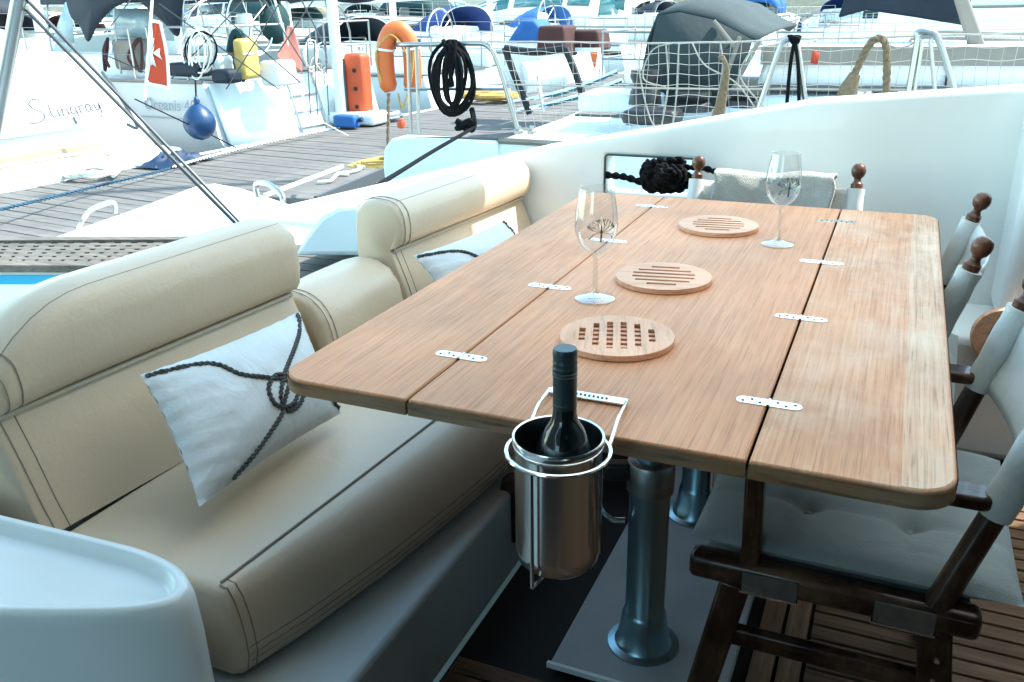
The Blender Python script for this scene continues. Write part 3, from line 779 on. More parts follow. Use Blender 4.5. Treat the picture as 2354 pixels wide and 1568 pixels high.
bp_ = [(.0005, .004), (.025, .0), (.0375, .003), (.0385, .012), (.0385, bh - .160), (.0375, bh - .145), (.033, bh - .127), (.0245, bh - .109), (.0175, bh - .098), (.0150, bh - .086), (.0143, bh - .06), (.0140, bh - .02), (.0005, bh - .018)]
MB().lathe(bp_, bt, 40).build('glass_body', 'bottle_glass', bot)
cp = [(.01425, bh - .078), (.0151, bh - .0785), (.0150, bh - .034), (.0154, bh - .033), (.0154, bh - .0315), (.0148, bh - .031), (.0150, bh - .0265), (.0154, bh - .026), (.0154, bh - .0245), (.0149, bh - .024), (.0150, bh - .0195), (.0154, bh - .019), (.0154, bh - .0175), (.0149, bh - .017), (.0150, bh - .012), (.0153, bh - .008), (.0152, bh - .003), (.0138, bh), (.0005, bh)]
capo = MB().lathe(cp, bt, 40).build('screw_cap', 'capsule', bot, ang=50)
m = MB()
for zz in (.0300, .0345): m.tube([bt + Vector((.01535 * math.cos(2 * PI * i / 40), .01535 * math.sin(2 * PI * i / 40), bh - zz)) for i in range(40)], .0005, 4, closed=True)
m.build('band_line', 'capsule_line', capo)
m = MB()
for k in range(8):
    a_ = R(-125 + k * 9); m.box(bt + Vector((.0152 * math.cos(a_), .0152 * math.sin(a_), bh - .0725)), (.0012, .0006, .0028 if k % 3 else .002), Euler((0, 0, a_ + PI / 2)))
m.build('cap_print', 'capsule_line', capo)

# ================================================================== DIRECTOR'S CHAIRS
def make_chair():
    root = thing('directors_chair', '-', 'chair', (0, 0, 0), group='dark wooden director\'s chairs round the table', local=True)
    W = .235
    for s_ in (-1, 1):
        y = s_ * W
        rl = MB().bar((-.232, y, .40), (.205, y, .40), .044, .046).build('side_rail', 'chair_wood_x', root, bevel=.012, seg=3)
        for hx in (-.10, .10):
            MB().box((hx, y + s_ * .023, .396), (.086, .003, .036)).build('hinge_plate', 'plate_metal', rl)
            MB().box((hx, y + s_ * .020, .3755), (.090, .012, .004)).build('plate_lip', 'chrome', rl)
        MB().bar((-.155, y, .378), (-.225, y, 0), .036, .05, (1, 0, 0)).build('leg', 'chair_wood', root, bevel=.005)
        lg = MB().bar((.145, y, .378), (.195, y, 0), .036, .05, (1, 0, 0)).build('leg', 'chair_wood', root, bevel=.005)
        for zz in (.33, .29): MB().lathe([(.005, 0), (.004, .004)], (.155, y + s_ * .019, zz), 10, ax=(0, s_, 0)).build('bolt', 'chrome', lg)
        MB().bar((-.18, y, .27), (.16, y, .27), .022, .034).build('stretcher', 'chair_wood_x', root, bevel=.004)
        MB().bar((-.135, y, .42), (-.14, y, .60), .030, .030, (1, 0, 0)).build('arm_post', 'chair_wood', root, bevel=.005)
        arm = [(x, yy) for x, yy in rrect(-.20, y - .026, .19, y + .026, .02, 4)]
        MB().prism(arm, .60, .622).build('armrest', 'chair_wood_x', root, bevel=.006)
        a, b = Vector((.140, y, .405)), Vector((.240, y, .757))
        bp2 = MB().tube([a.lerp(b, t) for t in (0, .5, 1)], [.021, .019, .017], 12).build('back_post', 'chair_wood', root)
        u = (b - a).normalized()
        MB().lathe([(.016, -.02), (.017, .0), (.0175, .008), (.013, .012), (.0095, .02), (.0105, .026), (.017, .032), (.0205, .042), (.021, .05), (.018, .060), (.011, .067), (.0005, .069)], b, 20, ax=u).build('finial', 'finial_wood', bp2)
        s0, s1 = a.lerp(b, .52), a.lerp(b, .985)
        pts = [s0.lerp(s1, t / 6) for t in range(7)]
        MB().tube(pts, [.0245 + .0012 * math.sin(t * 2.1) for t in range(7)], 16).build('canvas_sleeve', 'canvas', root)
    a, b = Vector((.140, 0, .405)), Vector((.240, 0, .757)); d0, d1 = a.lerp(b, .53), a.lerp(b, .98)
    def bk(u_, v_):
        y = (u_ * 2 - 1) * W; p = d0.lerp(d1, v_)
        sag = .030 * (1 - (2 * u_ - 1) ** 2)
        return Vector((p.x + sag + .012 + .003 * math.sin(v_ * 9 + u_ * 4), y, p.z - .012 * v_ * (1 - (2 * u_ - 1) ** 2)))
    MB().grid(bk, 20, 8).build('canvas_back', 'canvas', root, solid=.004, ang=80)
    # tufted cushion on the sling
    def cs(u_, v_, side):
        x = -.235 + .49 * u_; y = -.235 + .47 * v_
        e = (max(0, 1 - (2 * u_ - 1) ** 6) ** .5) * (max(0, 1 - (2 * v_ - 1) ** 6) ** .5)
        tuft = 0
        for cx in (.35, .68):
            for cy in (.32, .68):
                dd = math.hypot(u_ - cx, v_ - cy); tuft += math.exp(-(dd / .055) ** 2) * .9
        for cx in (.35, .68): tuft += .35 * math.exp(-((u_ - cx) / .03) ** 2)
        for cy in (.32, .68): tuft += .35 * math.exp(-((v_ - cy) / .03) ** 2)
        h = .032 * e - (.022 * min(1.3, tuft) * e if side > 0 else 0)
        return Vector((x, y, .445 - .012 * (1 - (2 * v_ - 1) ** 2) + side * h))
    m = MB().grid(lambda a_, b_: cs(a_, b_, 1), 44, 44); m.grid(lambda a_, b_: cs(a_, b_, -1), 16, 16)
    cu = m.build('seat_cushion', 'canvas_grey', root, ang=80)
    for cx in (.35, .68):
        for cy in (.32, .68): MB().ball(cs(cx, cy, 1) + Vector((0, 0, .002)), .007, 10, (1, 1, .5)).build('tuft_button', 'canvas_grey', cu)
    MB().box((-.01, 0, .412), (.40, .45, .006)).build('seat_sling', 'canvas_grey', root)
    return root
ch1 = make_chair(); ch1.location = (0.0, 1.487, 0)
ch1['label'] = "dark wooden director's chair with tufted seat cushion showing under the table corner"
ch2 = copy_tree(ch1); ch2.location = (-.06, 2.20, 0); ch2.rotation_euler = (0, 0, R(-3))
ch2['label'] = "director's chair beside the white bench step, only its canvas back and two finials showing"
ch3 = copy_tree(ch1); ch3.location = (-.335, 2.50, 0); ch3.rotation_euler = (0, 0, R(90))
ch3['label'] = "director's chair with a pale towel draped over its back at the end of the table"
# towel over the back of the end chair
tw = thing('towel', 'pale grey fluffy towel draped over the back of a chair', 'towel', (-.335, 2.73, .55))
def tww(u_, v_):
    x = -.335 - .175 + .35 * u_; k = 1 - (2 * u_ - 1) ** 2; sag = .030 * k
    prof = [(2.655, .56), (2.668, .63), (2.684, .70), (2.698, .755), (2.708, .782), (2.725, .792), (2.745, .784), (2.755, .755), (2.755, .68), (2.752, .60)]
    t = v_ * (len(prof) - 1); i = min(int(t), len(prof) - 2); f = t - i
    y = prof[i][0] + (prof[i + 1][0] - prof[i][0]) * f; z = prof[i][1] + (prof[i + 1][1] - prof[i][1]) * f
    return Vector((x + .004 * math.sin(v_ * 23), y + sag * 1.0 + .004 * math.sin(u_ * 17 + v_ * 3), z - .012 * k + .004 * math.sin(u_ * 11) + .010 * (u_ - .5)))
MB().grid(tww, 40, 36).build('cloth', 'towel', tw, solid=.010, ang=80)

# ================================================================== BOATS
def hull_half(s, B, tr=.84):
    if s < .42: return B / 2 * (tr + (1 - tr) * math.sin(PI / 2 * s / .42))
    return B / 2 * max(.012, 1 - ((s - .42) / .58) ** 2.3)
def hull_mesh(L, B, fb, rake=.3, tr=.84, n=16, flare=.90, sheer=.28):
    rings = []
    for i in range(n + 1):
        s = i / n; b = hull_half(s, B, tr); zs = fb * (1 + sheer * s * s)
        def X(z): return s * L + rake * (1 - s) ** 3 * (z / zs) + .07 * L * s ** 6 * (z / zs)
        prof = [(b, zs), (b * .992, zs * .75), (b * (.97 + .03 * flare), zs * .5), (b * flare * .97, zs * .18), (b * flare * .86, -.06), (b * .45, -.35)]
        rings.append([Vector((X(z), y, z)) for y, z in prof] + [Vector((X(z), -y, z)) for y, z in prof[::-1]])
    return rings
def put_hull(root, L, B, fb, mt='gelcoat', deckmt='gelcoat_nonskid', **kw):
    rings = hull_mesh(L, B, fb, **kw)
    h = MB().loft(rings, closed=False)
    h.add(rings[0], [tuple(range(len(rings[0])))])
    ho = h.build('hull', mt, root, ang=40)
    d = MB().loft([[r[0] + Vector((0, -.02, -.03)), r[0].lerp(r[-1], .5) + Vector((0, 0, .02)), r[-1] + Vector((0, .02, -.03))] for r in rings], closed=False)
    d.build('deck', deckmt, root)
    for sgn, k in ((1, 0), (-1, -1)):
        MB().tube([r[k] for r in rings], .022, 6).build('toe_rail', 'taupe', root)
    return rings
def sheer_pt(L, B, fb, x, sgn, inset=.08, tr=.84, sheer=.28):
    s = x / L; return Vector((x, sgn * (hull_half(s, B, tr) - inset), fb * (1 + sheer * s * s)))
def rails(root, L, B, fb, x0, x1, n, h=.6, wires=(.3, .6), sides=(1, -1), tr=.84):
    for sgn in sides:
        pts = [sheer_pt(L, B, fb, x0 + (x1 - x0) * i / (n - 1), sgn, .08, tr) for i in range(n)]
        for p in pts:
            MB().tube([p, p + Vector((0, 0, h))], .0125, 6).build('stanchion', 'rail_steel', root)
        for w in wires:
            MB().tube([p + Vector((0, 0, w)) for p in pts], .004, 4).build('lifeline', 'rail_steel', root)
def pushpit(root, L, B, fb, depth=1.1, h=.62, gap=.3, tr=.84, zoff=0):
    for sgn in (1, -1):
        a = sheer_pt(L, B, fb, depth, sgn, .08, tr); b = sheer_pt(L, B, fb, .12, sgn, .10, tr); c = Vector((.12, sgn * gap, fb))
        for hh in (h, h * .5):
            z = Vector((0, 0, hh))
            MB().tube(catmull([a + z, a.lerp(b, .6) + z, b + z + Vector((.06, 0, 0)), b.lerp(c, .15) + z, b.lerp(c, .7) + z, c + z], 5), .014, 6).build('pushpit_rail', 'rail_steel', root)
        for p in (a, b + Vector((.04, 0, 0)), c):
            MB().tube([p, p + Vector((0, 0, h))], .013, 6).build('pushpit_post', 'rail_steel', root)
def arch(x, hw, z0, h, n=12, lean=0.0, p=2.4):
    out = []
    for i in range(n + 1):
        a = PI * i / n; c, s = math.cos(a), math.sin(a)
        y = hw * math.copysign(abs(c) ** (2 / p), c); z = h * abs(s) ** (2 / p)
        out.append(Vector((x + lean * z, y, z0 + z)))
    return out
def sprayhood(root, x0, x1, hw, z0, h, mt, window=True, name='sprayhood'):
    # x1 is the forward low edge, x0 the aft hoop
    rings = []
    for i in range(7):
        t = i / 6; rings.append(arch(x1 + (x0 - x1) * t, hw * (.80 + .20 * t), z0, max(.03, h * math.sin(PI / 2 * min(1, t * 1.25)) ** .8), 14))
    o = MB().loft(rings, closed=False).build(name, mt, root, solid=.012, ang=70)
    MB().tube(arch(x0, hw * 1.005, z0, h * 1.005, 16), .013, 6).build('hood_frame', 'steel', root)
    if window:
        w = [rings[1][k] * .4 + rings[3][k] * .6 + Vector((.03, 0, .02)) for k in (4, 5, 6, 7, 8, 9, 10)]
        w2 = [rings[1][k] * .9 + rings[3][k] * .1 + Vector((.03, 0, .02)) for k in (4, 5, 6, 7, 8, 9, 10)]
        MB().loft([w, w2], closed=False).build('hood_window', 'pvc_clear', o)
    return o
def coachroof(root, x0, x1, hw0, hw1, z0, h, mt='gelcoat', win='window_dark', nwin=4):
    rings = []
    for i in range(9):
        t = i / 8; x = x0 + (x1 - x0) * t; hw = hw0 + (hw1 - hw0) * t; hh = h * (1 - .35 * t)
        if i == 8: hh *= .25
        rings.append([Vector((x, hw, z0 - .05)), Vector((x, hw * .97, z0 + hh * .6)), Vector((x, hw * .86, z0 + hh)), Vector((x, 0, z0 + hh * 1.12)), Vector((x, -hw * .86, z0 + hh)), Vector((x, -hw * .97, z0 + hh * .6)), Vector((x, -hw, z0 - .05))])
    o = MB().loft(rings, closed=False); o.add(rings[0], [tuple(range(7))]); o.add(rings[-1], [tuple(range(7))])
    co = o.build('coachroof', mt, root, ang=40, bevel=.02)
    for k in range(nwin):
        t0, t1 = (k + .22) / nwin * .85, (k + .78) / nwin * .85
        for sgn in (1, -1):
            def P(t, f):
                x = x0 + (x1 - x0) * t; hw = hw0 + (hw1 - hw0) * t; hh = h * (1 - .35 * t)
                return Vector((x, sgn * (hw - (hw * .03) * f / .6 + .006), z0 + hh * f))
            MB().add([P(t0, .18), P(t1, .18), P(t1, .52), P(t0, .52)], [(0, 1, 2, 3)]).build('window', win, co, solid=.01)
    return co
def sailboat(name, label, loc, rotz, L=11, B=3.6, fb=1.15, hullmt='gelcoat', hood='navy', cover='canvas_blue', bimini=None, stripe=None, group=None, detail=2, mast=True, win='window_dark'):
    r = thing(name, label, 'sailboat', loc, rotz, group, local=True)
    put_hull(r, L, B, fb, hullmt)
    if stripe:
        rg = hull_mesh(L, B, fb)
        for sgn, ks in ((1, (0, 1)), (-1, (-1, -2))):
            MB().loft([[q_[ks[0]].lerp(q_[ks[1]], .5) * 1.0 + Vector((0, sgn * .006, 0)), q_[ks[0]].lerp(q_[ks[1]], .85) + Vector((0, sgn * .006, 0))] for q_ in rg[:-1]], closed=False).build('hull_stripe', stripe, r)
    z = fb
    cx = L * .30
    coachroof(r, cx, L * .70, B * .33, B * .15, z + .03, .42, 'gelcoat', win)
    for hx in (.40, .56):
        MB().box((L * hx, 0, z + .03 + .42 * (1.12 - .42 * (hx - .3))), (.5, .5, .05)).build('hatch', 'window_dark', r, bevel=.02)
    for sgn in (1, -1):
        MB().tube(catmull([(L * .33, sgn * B * .25, z + .47), (L * .34, sgn * B * .25, z + .54), (L * .5, sgn * B * .21, z + .48), (L * .51, sgn * B * .21, z + .40)], 4), .018, 5).build('grab_rail', 'taupe', r)
        for fx in (.22, .5):
            fp = sheer_pt(L, B, fb, L * fx, sgn, -.10)
            MB().lathe([(.0005, -.62), (.08, -.56), (.10, -.3), (.08, -.06), (.02, .0), (.012, .12)], fp, 10).build('hull_fender', 'fender_blue' if hood in ('navy', 'canvas_blue') else 'fender_white', r)
    for sgn in (1, -1):
        MB().box((L * .16, sgn * B * .29, z + .14), (L * .26, .26, .30)).build('cockpit_coaming', 'gelcoat', r, bevel=.06, seg=3)
    MB().box((L * .15, 0, z + .012), (L * .25, B * .48, .02)).build('cockpit_sole', 'deck_grey_teak', r)
    if hood: sprayhood(r, cx - .35, cx + .85, B * .32, z + .30, .62, hood)
    if mast:
        mx = L * .46
        MB().tube([(mx, 0, z + .4), (mx, 0, z + 13)], .085, 10).build('mast', 'gelcoat_dull', r)
        MB().tube([(mx - .1, 0, z + 1.15), (L * .10, 0, z + 1.25)], .06, 8).build('boom', 'gelcoat_dull', r)
        if cover: MB().tube([Vector((mx - .15 - (mx - L * .12) * t, 0, z + 1.36 + .05 * math.sin(t * 9))) for t in [i / 10 for i in range(11)]], [.20 - .08 * i / 10 for i in range(11)], 10).build('sail_cover', cover, r)
        for sgn in (1, -1): MB().tube([sheer_pt(L, B, fb, mx - .3, sgn, .1), Vector((mx, 0, z + 12.5))], .005, 4).build('shroud', 'rail_steel', r)
        MB().tube([Vector((.2, 0, z)), Vector((mx, 0, z + 12.9))], .005, 4).build('backstay', 'rail_steel', r)
    if bimini:
        bim = MB().loft([arch(x, B * .34, z + 1.45, .32 - .05 * abs(x - L * .13), 10) for x in (L * .04, L * .13, L * .22)], closed=False).build('bimini', bimini, r, solid=.012, ang=70)
        for x in (L * .05, L * .21):
            MB().tube(arch(x, B * .345, z + .1, 1.66, 14, p=5), .013, 6).build('bimini_frame', 'steel', r)
    if detail > 0:
        rails(r, L, B, fb, 1.4, L * .9, 6)
        pushpit(r, L, B, fb)
    if detail > 1:
        MB().tube([Vector((L * .08 + .02, .42 * math.cos(2 * PI * i / 28), z + .62 + .42 * math.sin(2 * PI * i / 28))) for i in range(28)], .018, 6, closed=True).build('wheel', 'steel', r)
        m = MB()
        for k in range(5): m.tube([(L * .08 + .02, 0, z + .62), (L * .08 + .02, .41 * math.cos(2 * PI * k / 5), z + .62 + .41 * math.sin(2 * PI * k / 5))], .009, 5)
        m.build('wheel_spokes', 'steel', r)
        MB().lathe([(.14, 0), (.12, .1), (.08, .55), (.11, .62), (.10, .74), (.0005, .76)], (L * .08 + .12, 0, z), 16).build('binnacle', 'gelcoat', r)
        for sgn in (1, -1): MB().lathe([(.075, 0), (.06, .05), (.05, .10), (.065, .14), (.0005, .15)], (L * .2, sgn * B * .29, z + .29), 16).build('winch', 'steel', r)
    return r
def motorboat(name, label, loc, rotz, L=11, B=3.8, fb=1.2, hullmt='gelcoat', canopy='navy', win='window_dark', stripe=None, group=None, fly=True, cat='motorboat'):
    r = thing(name, label, cat, loc, rotz, group, local=True)
    put_hull(r, L, B, fb, hullmt, rake=.15, tr=.93)
    z = fb
    MB().box((-.35, 0, .12), (.8, B * .80, .10)).build('swim_platform', 'deck_grey_teak', r, bevel=.03)
    rg = []
    for t in (0, .15, .5, .8, 1):
        x = L * (.24 + .44 * t); hw = B * (.40 - .12 * t); hh = [1.15, 1.2, 1.1, .55, .08][int(round(t * 10)) // 2 if t not in (.15,) else 1] if False else {0: 1.15, .15: 1.2, .5: 1.1, .8: .6, 1: .08}[t]
        rg.append([Vector((x, hw, z - .05)), Vector((x - .02, hw * .97, z + hh * .45)), Vector((x - .08, hw * .85, z + hh * .92)), Vector((x - .1, hw * .6, z + hh)), Vector((x - .1, -hw * .6, z + hh)), Vector((x - .08, -hw * .85, z + hh * .92)), Vector((x - .02, -hw * .97, z + hh * .45)), Vector((x, -hw, z - .05))])
    m = MB().loft(rg, closed=False); m.add(rg[0], [tuple(range(8))]); m.add(rg[-1], [tuple(range(8))])
    sp = m.build('superstructure', 'gelcoat', r, bevel=.03)
    for i in range(3):
        for k, (a, b) in ((1, (1, 2)), (-1, (6, 5))):
            q0, q1 = rg[i], rg[i + 1]
            def P(t, f): return q0[a].lerp(q1[a], t).lerp(q0[b].lerp(q1[b], t), f) + Vector((0, k * .012, 0))
            MB().add([P(.06, .12), P(.94, .12), P(.94, .82), P(.06, .82)], [(0, 1, 2, 3)]).build('side_window', win, sp, solid=.01)
    q0, q1 = rg[3], rg[4]
    MB().add([rg[2][2].lerp(rg[3][2], .15) + Vector((.03, 0, .02)), rg[3][2] + Vector((.03, -.05, .02)), rg[3][5] + Vector((.03, .05, .02)), rg[2][5].lerp(rg[3][5], .15) + Vector((.03, 0, .02))], [(0, 1, 2, 3)]).build('windscreen', win, sp, solid=.01)
    MB().add([Vector((rg[0][0].x - .012, B * .24, z + .25)), Vector((rg[0][0].x - .012, -B * .24, z + .25)), Vector((rg[0][0].x - .10, -B * .22, z + 1.0)), Vector((rg[0][0].x - .10, B * .22, z + 1.0))], [(0, 1, 2, 3)]).build('saloon_door', win, sp, solid=.012)
    if fly:
        MB().box((L * .33, 0, z + 1.32), (L * .34, B * .72, .16)).build('flybridge', 'gelcoat', r, bevel=.06, seg=3)
        MB().box((L * .30, 0, z + 1.62), (L * .26, B * .62, .44)).build('flybridge_coaming', 'gelcoat', r, bevel=.1, seg=3)
    if canopy:
        o = MB().loft([arch(x, B * .42, z + .25, hh, 12, p=3) for x, hh in ((.5, .55), (L * .08, 1.0), (L * .16, 1.12), (L * .25, 1.1))], closed=False).build('canopy', canopy, r, solid=.012, ang=60)
    for sgn in (1, -1):
        MB().box((L * .11, sgn * B * .42, z + .16), (L * .2, .16, .34)).build('cockpit_side', 'gelcoat', r, bevel=.05)
    if stripe:
        rg = hull_mesh(L, B, fb, .15, .93)
        for sgn, ks in ((1, (0, 1)), (-1, (-1, -2))):
            MB().loft([[q_[ks[0]].lerp(q_[ks[1]], .3) + Vector((0, sgn * .008, 0)), q_[ks[0]].lerp(q_[ks[1]], .8) + Vector((0, sgn * .008, 0))] for q_ in rg[:-1]], closed=False).build('hull_stripe', stripe, r)
    rails(r, L, B, fb, L * .35, L * .93, 6, .55, (.28, .55), tr=.93)
    return r
FACE_W = PI + DROT      # stern towards our dock from the far side (bow pointing away, -X)

# ---- the white transom boat with script lettering, straight across the dock
stg = thing('motor_cruiser', 'white motor cruiser with sloping transom lettered in script, across the dock', 'motor cruiser', (-7.75, 5.65, WZ), DROT, local=True)
sec = [(-2.05, -.3), (-2.1, .35), (-2.06, .75), (-2.0, .98), (-1.86, 1.28), (-1.70, 1.55), (-1.50, 1.70), (-.8, 1.76), (.8, 1.76), (1.50, 1.70), (1.70, 1.55), (1.86, 1.28), (2.0, .98), (2.06, .75), (2.1, .35), (2.05, -.3)]
def stx(z, x): return x - .42 * max(0, z - .55) if x > -.5 else x
MB().loft([[Vector((-.30 - .40 * max(0, z - .6) + dx, y * k, z if z < 1.5 else z)) for y, z in sec] for dx, k in ((0, .985), (-.04, 1.0), (-1.5, 1.03), (-4, 1.0), (-8, .5))]).build('hull', 'gelcoat', stg, ang=35)
MB().prism(rrect(-.36, -1.98, .30, 1.98, .22, 5), .52, .68).build('swim_platform', 'gelcoat', stg, bevel=.03)
MB().box((-.18, -.05, .690), (.30, 2.5, .018)).build('platform_teak', 'hull_cream', stg)
MB().box((-.28, -.05, .77), (.06, 2.9, .05)).build('step_trim', 'hull_cream', stg)
pan = MB().add([Vector((-.29 - .40 * (z - .6), y, z)) for y, z in ((-1.2, .95), (1.45, .95), (1.3, 1.56), (-1.05, 1.56))], [(0, 1, 2, 3)]).build('transom_door', 'gelcoat', stg, solid=.03, bevel=.01)
for y, z in ((-.95, 1.55), (1.15, 1.0), (-1.0, 1.0)):
    MB().tube([Vector((-.25 - .4 * (z - .6), y, z)), Vector((-.25 - .4 * (z + .07 - .6), y, z + .07))], .012, 6).build('latch', 'letter_grey', stg)
dn = Vector((-.40, 0, 1)).normalized()
FR = frame((-.212 - .40 * .50, .70, 1.08), (0, 1, 0.03), dn)
LET = {'S': [[(.55, .95), (.3, 1.05), (.05, .85), (.15, .6), (.45, .35), (.4, .05), (0, -.1), (-.3, -.05)]], 't': [[(.85, .75), (.8, .2), (.9, .05), (1.0, .12)], [(.7, .5), (.85, .52), (1.02, .56)]],
       'i': [[(1.14, .4), (1.12, .1), (1.22, .05)], [(1.15, .55), (1.155, .57), (1.16, .59)]], 'n': [[(1.32, .4), (1.31, .2), (1.3, .05)], [(1.31, .28), (1.45, .42), (1.55, .3), (1.56, .05)]],
       'g': [[(1.95, .38), (1.78, .42), (1.7, .2), (1.8, .05), (1.93, .2), (1.96, .4), (1.95, -.1), (1.85, -.35), (1.7, -.3)]], 'r': [[(2.12, .4), (2.12, .2), (2.11, .05)], [(2.12, .28), (2.22, .42), (2.32, .4)]],
       'a': [[(2.65, .38), (2.5, .42), (2.42, .2), (2.5, .05), (2.62, .15), (2.66, .4), (2.68, .08), (2.76, .05)]], 'y': [[(2.87, .4), (2.9, .12), (3.0, .08), (3.12, .4)], [(3.12, .4), (3.08, -.1), (2.95, -.35)]]}
for ch_, strokes in LET.items():
    m_ = MB()
    for s_ in strokes: m_.tube(catmull([FR @ Vector((x * .25, y * .21, 0)) for x, y in s_], 4), .0080, 5)
    m_.build('lettering', 'letter_grey', stg)
for y in (1.62, -1.75):
    MB().tube(catmull([Vector((-.22, y, .95)), Vector((-.12, y + .05, .92)), Vector((-.24, y - .02, 1.25)), Vector((-.42, y - .05, 1.5))], 5), .018, 6).build('grab_rail', 'letter_grey', stg)
for y in (-1.3, -.55):
    MB().tube(catmull([Vector((.22, y, .68)), Vector((.26, y, .82)), Vector((.24, y + .12, .84)), Vector((.2, y + .14, .68))], 5), .014, 6).build('platform_hoop', 'steel', stg)
MB().prism([(-1.9, -1.5), (-1.3, -1.2), (-1.3, 1.2), (-1.9, 1.5), (-5.5, 1.4), (-5.5, -1.4)], 1.6, 1.95).build('cockpit_coaming', 'gelcoat', stg, bevel=.08)

# ---- the yacht with the blue fender
oc = sailboat('sailing_yacht', 'white sailing yacht with navy canopy flaps and grey lettering on its shaded side', (-7.22, 9.92, WZ), FACE_W, 12, 3.75, 1.30, 'hull_grey_and_shade', hood=None, cover=None, detail=2, mast=True)
# shaded hull side lettering (side facing us = local +y after the half turn)
c, s = math.cos(FACE_W), math.sin(FACE_W)
text('lettering', 'Oceanis 40', 'letter_pale', oc, frame((.80, hull_half(.09, 3.75) * .995 + .018, 1.03), (-1, 0, 0), (0, 0, 1)), .20, .1, .002)
MB().box((.85, hull_half(.09, 3.75) * .99 + .016, .88), (1.0, .008, .014)).build('hull_line', 'letter_pale', oc)
trn = MB().add([Vector((-.02, 1.46, .28)), Vector((-.02, -1.46, .28)), Vector((.285, -1.5, 1.27)), Vector((.285, 1.5, 1.27))], [(0, 1, 2, 3)]).build('transom', 'gelcoat', oc, solid=.05)
m_ = MB()
for k in range(4): m_.bar((-.03 + .03 + .06 * k, -.25, .42 + .2 * k), (-.03 + .03 + .06 * k, .25, .42 + .2 * k), .05, .02)
m_.build('ladder_treads', 'steel', trn)
for yy in (-.26, .26): MB().tube([(-.06, yy, .3), (.24, yy, 1.35)], .014, 6).build('ladder_rail', 'rail_steel', trn)
# canopy over its cockpit, with two navy flaps hanging to points
def flap(pts, name='canopy_flap', mt='navy'):
    m = MB(); P = [Vector(p) for p in pts]; cc = sum(P, Vector()) / len(P)
    ring = catmull(P, 4, True)
    v = [cc + Vector((0, .05, 0))] + ring
    m.add(v, [(0, i + 1, (i + 1) % len(ring) + 1) for i in range(len(ring))])
    return m
Mi = (Matrix.Translation((-7.22, 9.92, WZ)) @ Matrix.Rotation(FACE_W, 4, 'Z')).inverted()
for poly, yv in ((((155, -40), (160, 30), (185, 62), (203, 96), (222, 62), (255, 24), (300, -6), (300, -60), (220, -80)), 8.25), (((285, -40), (330, 10), (375, 50), (408, 84), (416, 40), (418, -40), (350, -70)), 8.6)):
    flap([Mi @ at(px, py, y=yv) for px, py in poly]).build('canopy_flap', 'navy', oc, solid=.015, ang=80)
MB().loft([arch(x, 1.35, 2.2, .42, 12, p=3) for x in (.7, 1.6, 2.6, 3.4)], closed=False).build('canopy', 'navy', oc, solid=.015, ang=70)
for x in (.75, 2.0, 3.35): MB().tube(arch(x, 1.36, 1.35, 1.26, 14, p=4), .014, 6).build('canopy_frame', 'rail_steel', oc)
a = [Mi @ at(px, py, y=8.5) for px, py in ((60, 120), (140, 10), (300, 20), (400, 100))]
MB().add([Mi @ at(px, py, y=8.45) for px, py in ((120, 95), (150, 5), (165, 5), (170, 100))], [(0, 1, 2, 3)]).build('clear_panel', 'pvc_clear', oc, solid=.008)
MB().add([Mi @ at(px, py, y=8.9) for px, py in ((265, 85), (262, 20), (395, 20), (400, 95))], [(0, 1, 2, 3)]).build('clear_panel', 'pvc_clear', oc, solid=.008)
b_ = Mi @ at(305, 125, y=8.9)
MB().box(b_, (.42, .3, .38)).build('locker_bag', 'taupe', oc, bevel=.05, seg=3)
for dx in (.30, -.32): MB().tube(catmull([b_ + Vector((dx, .1, .2)), b_ + Vector((dx * .9, .22, .05)), b_ + Vector((dx * 1.1, .2, -.2)), b_ + Vector((dx, .1, .2)), b_ + Vector((dx * .7, .25, .0)), b_ + Vector((dx * .8, .2, -.15))], 5), .018, 6).build('red_line', 'maroon', oc)
for px, py, dd in ((435, 150, .20), (520, 165, .13)):
    b_ = Mi @ at(px, py, y=8.5)
    MB().box(b_ - Vector((0, 0, .05)), (.55 if px < 500 else .3, .25, .16)).build('deck_cushion', 'navy', oc, bevel=.05, seg=3)

# rigging, hung lines and stern clutter on that yacht
def W(px, py, y=8.4): return Mi @ at(px, py, y=y)
for a_, b_ in (((365, 8), (640, 205)), ((560, 0), (395, 180)), ((470, 0), (690, 190)), ((640, 10), (520, 205)), ((600, -10), (700, 150)), ((255, 60), (300, 0)), ((720, 0), (640, 120)), ((690, -5), (748, 110)), ((250, 130), (420, 205))):
    MB().tube([W(*a_), W(*b_)], .008, 5).build('rigging_wire', 'wire_dark', oc)
rq = random.Random(21)
for k in range(9):
    cx_, cy_, rx_, ry_ = 462 + rq.uniform(-14, 14), 122 + rq.uniform(-8, 8), rq.uniform(16, 38), rq.uniform(34, 58)
    MB().tube([W(cx_ + rx_ * math.cos(2 * PI * i / 18), cy_ + ry_ * math.sin(2 * PI * i / 18), 8.45 - .01 * k) for i in range(18)], .011, 5, closed=True).build('hung_line', 'rope_white' if k % 3 else 'rope_black', oc)
for k in range(6):
    cx_, cy_ = 725 + rq.uniform(-18, 18), 150 + rq.uniform(-30, 30)
    MB().tube([Mi @ at(cx_ + rq.uniform(9, 18) * math.cos(2 * PI * i / 14), cy_ + rq.uniform(30, 36) * math.sin(2 * PI * i / 14), x=-7.25) for i in range(14)], .010, 5, closed=True).build('hung_line', 'line_grey' if k % 2 else 'rope_white', oc)
for px in (706, 722, 748): MB().tube(catmull([Mi @ at(px, 95, x=-7.2), Mi @ at(px + 3, 180, x=-7.15), Mi @ at(px + 8, 265, x=-7.12)], 4), .008, 5).build('hung_line', 'wire_dark', oc)
MB().box(W(640, 168, 9.2), (.3, .35, .3)).build('stern_box', 'gelcoat_dull', oc, bevel=.04)
